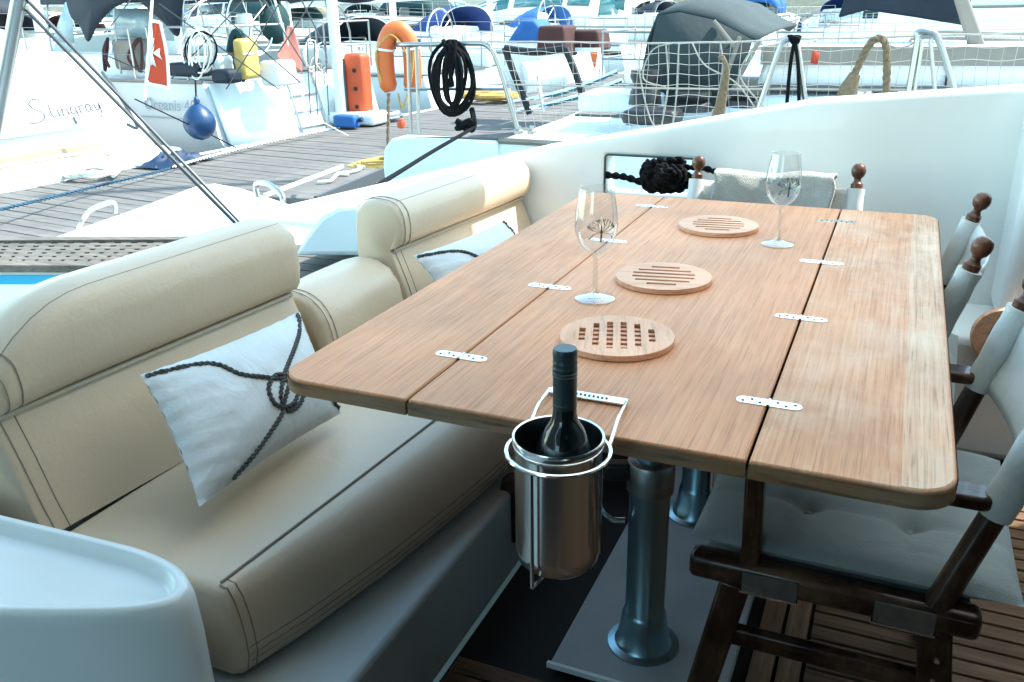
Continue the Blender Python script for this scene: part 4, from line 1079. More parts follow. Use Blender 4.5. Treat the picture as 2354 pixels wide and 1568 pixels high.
MB().tube(arch(.55, 1.55, 1.3, 1.0, 14, p=4), .016, 6).build('stern_arch', 'rail_steel', oc)
MB().tube([W(545 + 16 * math.cos(2 * PI * i / 20), 135 + 62 * math.sin(2 * PI * i / 20), 9.0) for i in range(20)], .05, 8, closed=True).build('tyre_fender', 'canvas_green', oc)

def fender(label, top, r, h, mt, rope_to=None, group=None):
    root = thing('fender', label, 'fender', top - Vector((0, 0, h)), group=group)
    prof = []
    for i in range(15):
        t = i / 14; prof.append((max(.0005, r * math.sin(PI * min(1, t * 1.02)) ** .52 * (1 - .22 * t ** 3)), h * t))
    MB().lathe(prof, top - Vector((0, 0, h)), 24).build('body', mt, root, ang=70)
    MB().lathe([(r * .16, -.03), (r * .2, .02), (r * .10, .06), (.0005, .07)], top, 12).build('eye', mt, root)
    if rope_to is not None: MB().tube([top + Vector((0, 0, .05)), rope_to], .010, 6).build('lanyard', 'rope_black', root)
    return root
ft = at(452, 236, y=7.85); fender('round blue fender hanging on the hull of the shaded sailing yacht', ft, .185, .42, 'fender_blue', at(449, 185, y=8.05))
# flag with a white cross on a staff at the cruiser
def flag(label, staff0, staff1, quad, mt, cross=True):
    root = thing('flag', label, 'flag', staff0)
    MB().tube([staff0, staff1], .014, 8).build('staff', 'gelcoat', root)
    q0, q1, q2, q3 = [Vector(v) for v in quad]
    def S(u, v, o=0):
        p = q0.lerp(q1, u).lerp(q3.lerp(q2, u), v)
        return p + Vector((.025 * math.sin(7 * u + 2 * v), .025 * math.sin(6 * u + 3 * v), 0)) + Vector((o, -o, 0))
    cl_ = MB().grid(lambda a, b: S(a, b), 14, 20).build('cloth', mt, root, solid=.004, ang=80)
    if cross:
        m = MB()
        for k in range(4):
            an = k * PI / 2
            def T(r_, da): return S(.5 + .34 * r_ * math.cos(an + da), .48 + .24 * r_ * math.sin(an + da), .010)
            m.add([T(.06, 0), T(1, -.38), T(.78, 0), T(1, .38)], [(0, 1, 2, 3)])
        m.build('cross', 'flag_white', cl_, solid=.004)
        m = MB()
        for b0, b1 in (((0, 0), (0, 1)), ((0, 1), (1, 1)), ((1, 1), (1, 0)), ((1, 0), (0, 0))):
            pts = [S(b0[0] + (b1[0] - b0[0]) * i / 12, b0[1] + (b1[1] - b0[1]) * i / 12) for i in range(13)]
            m.tube(pts, .016, 5)
        m.build('border', 'flag_white', cl_)
    return root
fy = 7.15
flag('red ensign with white cross drooping on a staff above the script-lettered cruiser', at(332 - 0, 232, y=fy) if False else at(333, 230, y=fy), at(352, -30, y=fy), [at(346, 50, y=fy), at(366, 52, y=fy + .1), at(384, 205, y=fy + .1), at(334, 185, y=fy)][0:4], 'flag_red')
fy = 9.6
flag('faded red flag hanging at the stern rail of the shaded sailing yacht', at(700, 235, x=-7.2), at(628, -10, x=-7.2), [at(660, 60, x=-7.2), at(672, 62, x=-7.15), at(692, 170, x=-7.15), at(632, 128, x=-7.2)], 'flag_faded', False)
# yellow horseshoe bag, teal bag at its rail
b_ = at(567, 135, x=-7.35)
yb = thing('lifebuoy_bag', 'pale yellow lifebuoy bag strapped to the stern rail', 'lifebuoy bag', b_ - Vector((0, 0, .24)))
MB().box(b_, (.16, .30, .46)).build('bag', 'yellow', yb, bevel=.05, seg=3)
MB().box(b_ + Vector((.085, 0, .06)), (.012, .31, .02)).build('strap', 'rope_white', yb)
b_ = at(868, 50, x=-8.8) if False else at(632, 52, x=-8.2)
tbg = thing('rail_bag', 'dark teal canvas bag hanging at the stern of the shaded yacht', 'bag', b_ - Vector((0, 0, .25)))
MB().ball(b_, .27, 20, (.6, 1.0, 1.05)).build('bag', 'canvas_green', tbg)
MB().tube([b_ + Vector((0, -.27, .1)), b_ + Vector((0, 0, .42)), b_ + Vector((0, .27, .1))], .012, 6).build('handle', 'black', tbg)

# ---- dock furniture
pb_ = at(800, 285, z=DZ)
lp = thing('dock_pole', 'white pole with a wide foot standing on the dock', 'pole', pb_)
MB().lathe([(.075, 0.1), (.070, 3.6), (.0005, 3.62)], pb_ + Vector((-.1, 0, 0)), 20).build('shaft', 'gelcoat', lp)
MB().box(pb_ + Vector((.12, .1, .08)), (.75, .45, .16)).build('foot', 'gelcoat', lp, bevel=.05, seg=3)
cb = at(800, 293, z=DZ); tcn = thing('jerry_can', 'small blue jerry can lying at the foot of the white pole', 'jerry can', cb)
MB().box(cb + Vector((0, -.02, .085)), (.34, .18, .17)).build('body', 'canvas_bright', tcn, bevel=.04, seg=3)
MB().lathe([(.03, 0), (.03, .06), (.0005, .065)], cb + Vector((.19, -.02, .10)), 12, ax=(1, 0, .3)).build('spout', 'tarp_blue', tcn)
rb = at(830, 268, x=-6.95); rb.z = DZ
raft = thing('liferaft', 'upright orange and grey life raft canister on the dock beside the white pole', 'life raft', rb)
MB().box(rb + Vector((0, 0, .46)), (.30, .26, .92)).build('canister', 'orange_red', raft, bevel=.06, seg=3)
MB().box(rb + Vector((-.17, -.02, .45)), (.10, .27, .80)).build('cradle', 'letter_grey', raft, bevel=.03)
for k in range(3): MB().lathe([(.028, 0), (.028, .012)], rb + Vector((.03, -.130, .22 + .24 * k)), 12, ax=(0, -1, 0)).build('drain_hole', 'black', raft)
def coil(name, label, c, r0, turns, rad, mt, cat='rope', flat=1.0, jit=.25, group=None, up=.012):
    rr_ = random.Random(int(c[0] * 100) + int(c[1] * 37)); pts = []
    n = int(turns * 10)
    for i in range(n):
        a_ = 2 * PI * i / 10; q_ = r0 * (1 - .45 * (i / n)) * (1 + rr_.uniform(-jit, jit))
        pts.append(Vector(c) + Vector((q_ * math.cos(a_) * flat, q_ * math.sin(a_), rad + up * (i / n) * turns + rr_.uniform(0, rad))))
    return tag(MB().tube(catmull(pts, 3), rad, 6).build(name, mt), label, cat, group)
coil('rope_coil', 'white rope coil lying on the dock boards by the cruiser platform', at(215, 408, z=DZ), .22, 4, .020, 'rope_white')
coil('rope_coil', 'loose grey rope heap at the foot of the life raft', at(875, 275, z=DZ), .30, 6, .022, 'letter_pale', jit=.4)
coil('rope_coil', 'golden yellow rope coil on the dock beside the gangway', at(870, 392, z=DZ), .26, 6, .018, 'rope_yellow', jit=.3)
coil('rope_heap', 'heap of bright yellow rope on the dock behind the black hose', at(1125, 232, z=DZ), .42, 9, .04, 'rope_yellow', jit=.45)
# blue tarpaulin heap
c0 = at(400, 374, z=DZ)
def tp(u, v):
    x, y = (u * 2 - 1), (v * 2 - 1); rr_ = max(0, 1 - x * x - y * y)
    return c0 + Vector((x * .20 + .04 * math.sin(9 * y), y * .36, .004 + .13 * rr_ ** .6 * (.7 + .3 * math.sin(11 * x + 7 * y) * math.cos(9 * y - 5 * x))))
tag(MB().grid(tp, 26, 26).build('tarpaulin', 'tarp_blue', None, ang=25), 'crumpled dark blue tarpaulin heap on the dock', 'tarpaulin')
# mooring lines over the dock
def line(name, label, pts, r, mt, rope=False, cat='rope', k=6, group=None):
    P = catmull(pts, k); m = MB()
    (m.rope(P, r, r * 7, 2, 5) if rope else m.tube(P, r, 6))
    return tag(m.build(name, mt), label, cat, group)
line('mooring_line', 'blue and white mooring line stretched across the dock boards', [at(-60, 492, z=DZ + .12), at(0, 482, z=DZ + .12), at(200, 434, z=DZ + .06), at(392, 388, z=DZ + .03)], .016, 'rope_blue', True)
line('mooring_line', 'white mooring line lying along the dock edge from the tarpaulin', [at(398, 384, z=DZ + .03), at(500, 355, z=DZ + .03), at(620, 326, z=DZ + .04), at(745, 300, z=DZ + .05)], .016, 'rope_white', True)
line('mooring_line', 'dark mooring line from the cruiser rail to the blue fender yacht', [at(352, 232, y=7.2), at(430, 280, y=7.5), at(520, 330, y=7.9), at(585, 362, y=8.1)] if False else [at(310, 228, y=7.0), at(420, 280, y=7.6), at(500, 318, y=8.0), at(590, 366, y=8.2)], .007, 'rope_black')
line('mooring_line', 'thin pale line running down from the sailing yacht transom', [at(640, 210, y=8.5), at(690, 250, y=8.6), at(730, 275, y=8.8), at(800, 312, y=9.0)], .007, 'rope_white')
# gangway plank on the dock
ga, gb2 = at(668, 462, z=DZ + .16), at(838, 393, z=DZ + .16)
gw = thing('gangway', 'pale gangway plank with dark edge lying on the dock', 'gangway', (ga + gb2) / 2 - Vector((0, 0, .16)))
gp = MB().bar(ga, gb2, .40, .05).build('tread', 'dock_wood', gw, bevel=.01)
for sgn in (-1, 1):
    off = (gb2 - ga).normalized().cross(Vector((0, 0, 1))) * (.215 * sgn)
    MB().bar(ga + off, gb2 + off, .03, .09).build('side_rail', 'letter_grey' if sgn > 0 else 'gelcoat_dull', gw)
for t in (.1, .9): MB().box(ga.lerp(gb2, t) - Vector((0, 0, .09)), (.1, .4, .14)).build('chock', 'dock_wood', gw)
MB().tube(catmull([ga.lerp(gb2, t) + Vector((.05 * math.sin(40 * t), .08 * math.sin(23 * t), .045)) for t in [.4 + .05 * i for i in range(13)]], 4), .014, 6).build('lashing', 'rope_white', gw)

# ---- our own backstay pole and twin wires at the stern
p0, p1 = at(-18, 330, y=1.95), at(58, -80, y=1.95)
tag(MB().tube([p0 - (p1 - p0) * .9, p1 + (p1 - p0) * 2.2], .021, 14).build('awning_pole', 'rail_steel'), 'brushed steel awning pole slanting up past the settee back', 'pole')
for dx, lbl in ((0, 'thin steel stay wire slanting down to the aft platform, the one beside the dock boards'), (12, 'thin steel stay wire slanting down to the aft platform, the one beside the pole')):
    a, b = at(548 + dx, 521 - dx * .1, y=2.02), at(18 + dx * 2.1, -20, y=1.96)
    tag(MB().tube([a - (b - a) * .02, b + (b - a) * 1.2], .0055, 8).build('stay_wire', 'wire_dark'), lbl, 'stay wire', 'twin stay wires')

# ================================================================== NEIGHBOUR YACHT
NB = Vector((-2.42, 7.15, WZ)); NL, NBm, NF = 13.0, 4.2, 1.30
nb = thing('moored_yacht', 'pale blue shaded sailing yacht moored alongside with net-covered guard rails and grey sprayhood', 'sailboat', NB, 0, local=True)
put_hull(nb, NL, NBm, NF, 'gelcoat_shade_blue', 'gelcoat_shade_blue', tr=.93, sheer=.10, rake=.05)
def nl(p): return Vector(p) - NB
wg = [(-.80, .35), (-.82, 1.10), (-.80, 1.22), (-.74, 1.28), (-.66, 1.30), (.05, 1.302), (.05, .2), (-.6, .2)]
MB().extrude([Vector((x, -1.985, z)) for x, z in wg], (0, .11, 0)).build('stern_quarter', 'gelcoat_shade_blue', nb, bevel=.02)
MB().box((-.38, 0, .34), (.80, 3.6, .10)).build('swim_platform', 'gelcoat_shade_blue', nb, bevel=.02)
for px, py in ((968, 372),):
    p_ = nl(at(px, py, y=5.19)); MB().box(p_, (.30, .012, .03)).build('rub_bar', 'letter_pale', nb)
text('lettering', 'Ocean', 'letter_pale', nb, frame(nl(at(1048, 377, y=5.17)), (1, 0, .0), (0, 0, 1)), .15, 0, .002)
MB().bar(nl(at(940, 318, y=5.19)), nl(at(1160, 320, y=5.19)), .012, .022).build('hull_groove', 'letter_grey', nb)
co = MB().box((2.3, -.85, NF + .11), (2.9, .42, .24)).build('cockpit_coaming', 'gelcoat_shade_blue', nb, bevel=.06, seg=3)
MB().box((2.3, .95, NF + .11), (2.9, .42, .24)).build('cockpit_coaming', 'gelcoat', nb, bevel=.06, seg=3)
MB().box((1.75, .05, NF + .012), (3.3, 1.4, .02)).build('cockpit_sole', 'deck_grey_teak', nb)
# coachroof: shaded side, taupe handrail band
r0 = [nl(at(1735, 200, y=6.2)), nl(at(2600, 212, y=6.2)), nl(at(2600, 128, y=6.2)), nl(at(1760, 128, y=6.2))]
cr = MB().loft([r0, [p + Vector((0, 1.9, 0)) for p in r0]]).build('coachroof', 'gelcoat_dull', nb, bevel=.03)
MB().bar(nl(at(1750, 128, y=6.16)), nl(at(2600, 130, y=6.16)), .07, .11).build('handrail_band', 'taupe', cr)
MB().bar(nl(at(1790, 116, y=6.25)), nl(at(2600, 116, y=6.25)), .03, .03).build('handrail', 'taupe', cr)
for px in (1845, 2180): MB().bar(nl(at(px, 140, y=6.185)), nl(at(px - 8, 200, y=6.185)), .035, .012).build('strap', 'black', cr)
MB().bar(nl(at(1740, 201, y=6.15)), nl(at(2600, 213, y=6.15)), .05, .035).build('coachroof_foot', 'letter_grey', cr)
for px in (1985, 2080): MB().lathe([(.05, 0), (.045, .03), (.0005, .035)], nl(at(px, 222, y=5.8)), 12).build('deck_fitting', 'steel', nb)
# grey sprayhood
hw = .95
sh = MB()
ctr = 6.9
prof = [(1460, 252), (1490, 90), (1512, 34), (1560, 26), (1640, 44), (1700, 78), (1738, 92)]
L0 = [nl(at(px, py, y=6.1)) for px, py in prof]
sec2 = []
for i, p in enumerate(L0):
    pass
def hood_pt(u, v):
    t = u * (len(L0) - 1); i = min(int(t), len(L0) - 2); f = t - i; p = L0[i].lerp(L0[i + 1], f)
    b = max(0, p.z - (NF + .15))
    y = p.y + v * 1.7; k = 1 - (2 * v - 1) ** 4
    return Vector((p.x + .10 * k, y, p.z + .14 * k * min(1, b)))
sh.grid(hood_pt, 18, 14); sp_ = sh.build('sprayhood', 'canvas_dark', nb, solid=.015, ang=70)
Lb = [nl(at(px, py, y=6.08)) for px, py in ((1462, 252), (1512, 36), (1560, 28), (1640, 46), (1730, 92), (1700, 180), (1660, 250))]
MB().add(Lb, [tuple(range(len(Lb)))]).build('sprayhood_side', 'canvas_dark', sp_, solid=.012)
for a_, b_ in (((1745, 95), (1660, 250)), ((1640, 48), (1690, 110)), ((1700, 85), (1648, 240))):
    MB().tube([nl(at(*a_, y=6.02)), nl(at(*b_, y=6.02))], .014, 6).build('hood_strut', 'taupe', sp_)
# winch and black bins on its coaming
for px, py, rr_, hh in ((1482, 240, .11, .22), (1590, 255, .13, .12), (1710, 245, .12, .10)):
    c_ = nl(at(px, py, y=5.85)); c_.z = max(c_.z, NF - .02)
    MB().lathe([(rr_, 0), (rr_ * .9, hh * .4), (rr_ * .7, hh * .55), (rr_ * .95, hh * .8), (rr_ * .9, hh), (.0005, hh)], c_, 20).build('winch', 'black_plastic', nb)
MB().box(nl(at(1500, 268, y=5.6)) , (.36, .25, .10)).build('hatch_cover', 'black_plastic', nb, bevel=.04)
MB().box(nl(at(1440, 230, y=6.1)), (.55, .5, .12)).build('stern_locker', 'gelcoat_shade_blue', nb, bevel=.02)
# pushpit: rail bending down at its forward end
RY = 5.3
def pt(px, py, y=RY): return nl(at(px, py, y=y))
rail_pts = [pt(905, 104, 5.9), pt(922, 103), pt(1000, 102), pt(1088, 100), pt(1118, 104), pt(1138, 130), pt(1160, 195), pt(1192, 306)]
MB().tube(catmull(rail_pts, 6), .0165, 10).build('pushpit_rail', 'rail_steel', nb)
for px in (938, 957): MB().tube([pt(px, 104), pt(px + 6, 306)], .0135, 8).build('pushpit_post', 'rail_steel', nb)
MB().tube([pt(930, 205), pt(1165, 205)], .011, 8).build('pushpit_midrail', 'rail_steel', nb)
for px in (1192, 1222): MB().lathe([(.03, 0), (.03, .02), (.016, .03), (.016, .05)], pt(px, 308), 12).build('rail_foot', 'rail_steel', nb)
# guard wires and net
topw = [(1120, 96), (1300, 97), (1500, 100), (1720, 96), (1800, 90), (1960, 88), (2130, 82), (2360, 76), (2600, 72)]
def topz(x):
    pts = [pt(*p) for p in topw]
    for a_, b_ in zip(pts, pts[1:]):
        if x <= b_.x: return a_.z + (b_.z - a_.z) * (x - a_.x) / (b_.x - a_.x)
    return pts[-1].z
for k, f in (('guard_wire', 1.0), ('guard_wire', .52)):
    MB().tube([Vector((pt(*p).x, pt(*p).y, NF + .06 + (pt(*p).z - NF - .06) * f)) for p in topw], .006, 5).build(k, 'line_grey', nb)
net = MB(); x0n, x1n = pt(1150, 96).x, pt(2560, 74).x; cell = .060
nx = int((x1n - x0n) / cell); yv_ = pt(1200, 96).y
def wob(x, f): return .012 * math.sin(x * 9 + f * 5) * (1 - f)
for i in range(nx + 1):
    x = x0n + i * cell; zt = topz(x)
    net.tube([Vector((x + wob(x, f) * 2 + (.10 if x < x0n + .4 else 0) * (1 - f), yv_ - .012 + .02 * math.sin(f * 3), NF + .06 + (zt - NF - .06) * f)) for f in (0, .25, .5, .75, 1)], .0017, 3, caps=False)
for j in range(10):
    f = j / 9
    net.tube([Vector((x0n + (x1n - x0n) * i / 60 + (0), yv_ - .012 + .02 * math.sin(f * 3), NF + .06 + (topz(x0n + (x1n - x0n) * i / 60) - NF - .06) * f + .006 * math.sin(i * 1.3 + j))) for i in range(61)], .0017, 3, caps=False)
no = net.build('safety_net', 'net', nb)
# hoops on the rail
def hoop(a, top, b, r, mt, name='rail_hoop', y=RY - .05):
    MB().tube(catmull([pt(*a, y), pt(a[0] + (top[0] - a[0]) * .62, a[1] + (top[1] - a[1]) * .80, y), pt(top[0] - 12, top[1] + 4, y), pt(top[0] + 14, top[1] + 3, y), pt(b[0] + (top[0] - b[0]) * .5, b[1] + (top[1] - b[1]) * .84, y), pt(*b, y)], 6), r, 8).build(name, mt, nb)
hoop((1735, 275), (1815, 92), (1852, 245), .016, 'rail_steel'); hoop((2084, 235), (2120, 72), (2196, 220), .016, 'rail_steel'); hoop((2098, 235), (2128, 84), (2150, 230), .010, 'rail_steel')
for i, (a, t_, b) in enumerate((((1950, 230), (2010, 85), (2040, 225)),)):
    y = RY - .08
    P_ = catmull([pt(1938, 232, y), pt(1960, 180, y), pt(1985, 125, y), pt(2008, 92, y), pt(2030, 92, y), pt(2038, 130, y), pt(2036, 225, y)], 6)
    MB().rope(P_, .021, .12, 3, 6).build('guard_rope', 'rope_tan', nb)
    MB().tube([pt(1936, 236, y), pt(1950, 205, y), pt(1965, 170, y)], [.045, .05, .03], 10).build('rope_bundle', 'rope_tan', nb)
for px, dx in ((1808, 8), (1836, -2)):
    MB().tube(catmull([pt(1826, 92, RY - .08), pt(px + dx, 150, RY - .08), pt(px, 240, RY - .08)], 5), .011, 6).build('black_lashing', 'rope_black', nb)
MB().tube(catmull([pt(1826 + 13 * math.sin(i * 2.3), 91 + 7 * math.cos(i * 1.7), RY - .08 - .01 * math.sin(i)) for i in range(9)], 4), .012, 6).build('black_knot', 'rope_black', nb)
# ropes looped over the net rail
for pts_ in (((1530, 100), (1535, 200), (1520, 290)), ((1475, 100), (1470, 170), (1500, 285), (1545, 290), (1560, 100)), ((1655, 96), (1660, 160), (1640, 265)), ((1560, 98), (1500, 115), (1478, 180), (1530, 200)), ((1590, 98), (1620, 150), (1690, 190), (1740, 255)), ((2010, 90), (2070, 110), (2125, 84)), ((1740, 96), (1700, 170), (1740, 230))):
    MB().tube(catmull([pt(px, py, RY - .04) for px, py in pts_], 7), .0045, 6).build('hanging_line', 'line_grey', nb)
for k in range(5):
    MB().tube(catmull([pt(1652 + 2 * k, 130, RY - .05), pt(1668 + k, 150 + 4 * k, RY - .06), pt(1654 + 3 * k, 220, RY - .06), pt(1634 + 6 * k, 285, RY - .05)], 5), .012, 6).build('rope_bundle', 'rope_tan', nb)
# wooden boarding fender strip of red flag on rail
for px, py in ((1868, 115), (1862, 230)):
    MB().add([pt(px, py, RY - .06), pt(px + 16, py + 8, RY - .06), pt(px + 10, py + 34, RY - .06), pt(px - 6, py + 30, RY - .06)], [(0, 1, 2, 3)]).build('tell_tale', 'flag_red', nb, solid=.004)
# horseshoe lifebuoys on the pushpit
def horseshoe(label, c, hw, hh, rad, mt, rot):
    root = thing('lifebuoy', label, 'lifebuoy', c - Vector((0, 0, hh)))
    pts = [(-hw * .80, -hh), (-hw * .98, -hh * .55), (-hw, 0), (-hw * .93, hh * .38), (-hw * .55, hh * .75), (0, hh * .88), (hw * .55, hh * .75), (hw * .93, hh * .38), (hw, 0), (hw * .98, -hh * .55), (hw * .80, -hh)]
    E_ = Euler((0, 0, rot)); P_ = []
    for x, z in pts:
        v = Vector((x, 0, z)); v.rotate(E_); P_.append(c + v)
    P_ = catmull(P_, 4); n_ = len(P_)
    rr_ = [rad * min(1, .6 + .2 * min(i, n_ - 1 - i)) for i in range(n_)]
    MB().tube(P_, rr_, 16, flat=1.0).build('float', mt, root, ang=70)
    for t in (.28, .72):
        k = int(n_ * t); d_ = (P_[k + 1] - P_[k - 1]).normalized(); u_ = d_.orthogonal().normalized(); w_ = d_.cross(u_)
        MB().tube([P_[k] + (u_ * math.cos(2 * PI * i / 16) + w_ * math.sin(2 * PI * i / 16)) * rad * 1.03 for i in range(16)], .008, 5, closed=True).build('strap', 'flag_white', root)
    MB().tube(catmull([P_[3] + Vector((-.01, -rad, 0)), P_[n_ // 4] + Vector((-rad * .5, -rad * 1.05, 0)), P_[n_ // 2] + Vector((0, -rad * 1.1, -.03)), P_[3 * n_ // 4] + Vector((rad * .3, -rad * 1.05, -.05)), P_[-4] + Vector((0, -rad, 0))], 5), .007, 6).build('grab_line', 'rope_yellow', root)
    return root
horseshoe('orange horseshoe lifebuoy hanging at the corner of the stern rail', at(916, 136, y=5.45), .093, .215, .062, 'orange', R(20))
tag(MB().lathe([(.0005, -.06), (.045, -.05), (.05, .0), (.03, .05), (.0005, .06)], at(922, 284, z=DZ + .25), 14).build('float_light', 'orange_red'), 'small orange float light low behind the stern rail', 'float')
line('dock_line', 'tan dock line hanging beside the pale hull stern', [at(893, 215, y=5.3), at(892, 300, y=5.25), at(890, 420, y=5.2)], .014, 'rope_tan', True)
line('dock_line', 'thin yellow line dangling under the orange lifebuoy', [at(915, 215, y=5.4), at(925, 250, y=5.4), at(945, 180, y=5.4), at(950, 120, y=5.4)], .007, 'rope_yellow')
# black hose coil over the rail
hs = thing('hose_coil', 'coil of black hose hung over the stern rail above the pale hull', 'hose', pt(1035, 265) + NB)
hr = random.Random(5)
for k in range(7):
    cx_, cyy, rx_, ry_ = 1037 + hr.uniform(-6, 6), 178 + hr.uniform(-4, 4), 49 - k * 5.5 + hr.uniform(-3, 3), 82 - k * 4 + hr.uniform(-4, 4)
    P_ = [at(cx_ + rx_ * math.cos(2 * PI * i / 26) * (1 + .12 * math.sin(4 * PI * i / 26 + k)), cyy + ry_ * math.sin(2 * PI * i / 26) + k * .8, y=RY - .03 - .012 * k) for i in range(26)]
    MB().tube(P_, .0125, 7, closed=True).build('loop', 'rope_black', hs)
for k in range(3): MB().tube(catmull([at(1018 + 14 * k, 92, y=RY - .08), at(1028 + 8 * k, 130, y=RY - .10), at(1040 - 4 * k, 200, y=RY - .09)], 5), .014, 7).build('wrap', 'rope_black', hs)
line('mooring_line', 'taut black mooring line running from the knotted cleat to the settee corner', [at(1092, 292, y=5.12), at(1000, 345, y=4.4), at(930, 388, y=3.75), at(858, 432, y=3.1)], .011, 'rope_black')
kn_ = [at(1070 + 22 * math.sin(i * 1.9), 288 + 12 * math.cos(i * 2.7), y=5.12 + .04 * math.sin(i * 3.1)) for i in range(12)]
line('cleat_knot', 'knot of black rope on the stern cleat of the pale hull', kn_ + [at(1084, 250, y=5.2)], .018, 'rope_black')

# black rope bundle in our bulwark opening
rb_ = random.Random(11)
bd = thing('rope_bundle', 'thick bundle of black mooring rope stuffed in the bulwark opening', 'rope', at(1520, 440, y=2.93))
for k in range(17):
    pts = []; fk = 1 - .055 * k
    for i in range(11):
        a_ = 2 * PI * i / 11
        pts.append(at(1530 + rb_.uniform(-14, 14) + fk * (54 + rb_.uniform(-14, 8)) * math.cos(a_), 404 + rb_.uniform(-5, 5) + fk * (36 + rb_.uniform(-10, 5)) * math.sin(a_), y=2.90 - .004 * k + .025 * math.sin(a_ * 2 + k)))
    MB().rope(catmull(pts + [pts[0]], 3), .0135, .06, 2, 5).build('loop', 'rope_black', bd)
MB().rope(catmull([at(1392, 402, y=2.93), at(1440, 408, y=2.92), at(1490, 425, y=2.90)], 5), .013, .06, 2, 5).build('tail', 'rope_black', bd)
MB().rope(catmull([at(1575, 385, y=2.90), at(1610, 385, y=2.89), at(1645, 395, y=2.88)], 5), .011, .05, 2, 5).build('tail', 'rope_black', bd)
# dark board and red ball under the table
sl = [at(px, py, y=1.60) for px, py in ((1152, 1100), (1185, 1095), (1192, 1250), (1140, 1252), (1132, 1225), (1134, 1180))]
tag(MB().extrude(sl, (0, .03, 0)).build('wooden_slat', 'chair_wood', None, bevel=.006), 'dark wooden slat with rounded end propped behind the steel bucket', 'slat')
bp0 = at(1428, 1052, y=2.15); bp0.z = .017
tag(MB().lathe([(.0005, 0), (.03, .006), (.045, .04), (.046, .07), (.036, .105), (.012, .12), (.011, .145), (.0005, .148)], bp0, 24).build('red_buoy', 'maroon'), 'small dark red buoy on the floor under the table behind the pedestal', 'buoy')
tag(MB().tube(catmull([at(1145, 512, x=-1.16), at(1152, 530, x=-1.15), at(1149, 552, x=-1.14)], 5), .006, 6).build('pillow_cord', 'pillow_rope_light'), 'grey cord end at the top corner of the far pillow', 'cord') if False else None

# ================================================================== BACKGROUND BOATS
GR = 'yachts moored in rows further along the marina'
# far side of our dock, beyond the pole
def far_side(yy, gap=.45): return on_dock(-1.37 - gap, yy - 7.25) - Vector((0, 0, DZ - WZ))
def near_side(yy, gap=.5): return on_dock(1.37 + gap, yy - 7.25) - Vector((0, 0, DZ - WZ))
sailboat('sailing_yacht', 'white yacht with a rounded navy sprayhood and boom cover behind the life raft', far_side(14.4), FACE_W, 9.5, 3.1, 1.0, hood='navy', cover='navy', group=GR)
sailboat('sailing_yacht', 'white yacht with bright blue boom cover beyond the navy-hooded one', far_side(18.8), FACE_W, 11, 3.6, 1.15, hood='canvas_blue', cover='canvas_blue', bimini=None, group=GR)
sailboat('sailing_yacht', 'sky-blue-hooded sailing yacht with maroon hull band further down the dock', far_side(23.0), FACE_W, 10.5, 3.5, 1.1, hood='canvas_bright', cover='canvas_green', stripe='maroon', group=GR, detail=1)
motorboat('motor_yacht', 'white flybridge yacht with teal windows at the far end of the dock', far_side(27.5), FACE_W, 13, 4.2, 1.4, canopy=None, win='window_teal', group=GR)
sailboat('sailing_yacht', 'yacht with dark green boom cover at the far dock end', far_side(32), FACE_W, 11, 3.5, 1.15, hood='navy', cover='canvas_green', group=GR, detail=1)
sailboat('sailing_yacht', 'blue-striped yacht beside the green-covered one at the dock end', far_side(36.2), FACE_W, 11, 3.5, 1.15, hood='canvas_bright', cover='canvas_blue', stripe='canvas_blue', group=GR, detail=1)
# our side, beyond the neighbour
NR = DROT
sailboat('sailing_yacht', 'white yacht without sprayhood lying behind the neighbour stern', near_side(12.5), NR, 11, 3.7, 1.15, hood=None, cover='canvas_green', group=GR)
motorboat('motor_yacht', 'high-sided white motor yacht with teal windows rising behind the raked arch leg', (-.5, 17.0, WZ), NR, 13, 4.2, 1.95, canopy=None, win='window_teal', group=GR)
sailboat('sailing_yacht', 'white sloop with maroon hood two berths past the raked arch', near_side(21.4), NR, 11, 3.6, 1.15, hood='maroon', cover='canvas_cream', group=GR, detail=1)
sailboat('sailing_yacht', 'grey-hulled sloop with a cream hood in the row past the maroon one', near_side(25.6), NR, 11, 3.6, 1.15, 'hull_grey_and_shade', hood='canvas_cream', cover='navy', group=GR, detail=1)
motorboat('motor_yacht', 'white launch with green canopy near the end of our side of the dock', near_side(30), NR, 11, 3.8, 1.2, canopy='canvas_green', group=GR)
sailboat('sailing_yacht', 'last sloop on our side of the dock with a blue hood', near_side(34.4), NR, 11, 3.6, 1.15, hood='canvas_blue', cover='canvas_blue', group=GR, detail=1)
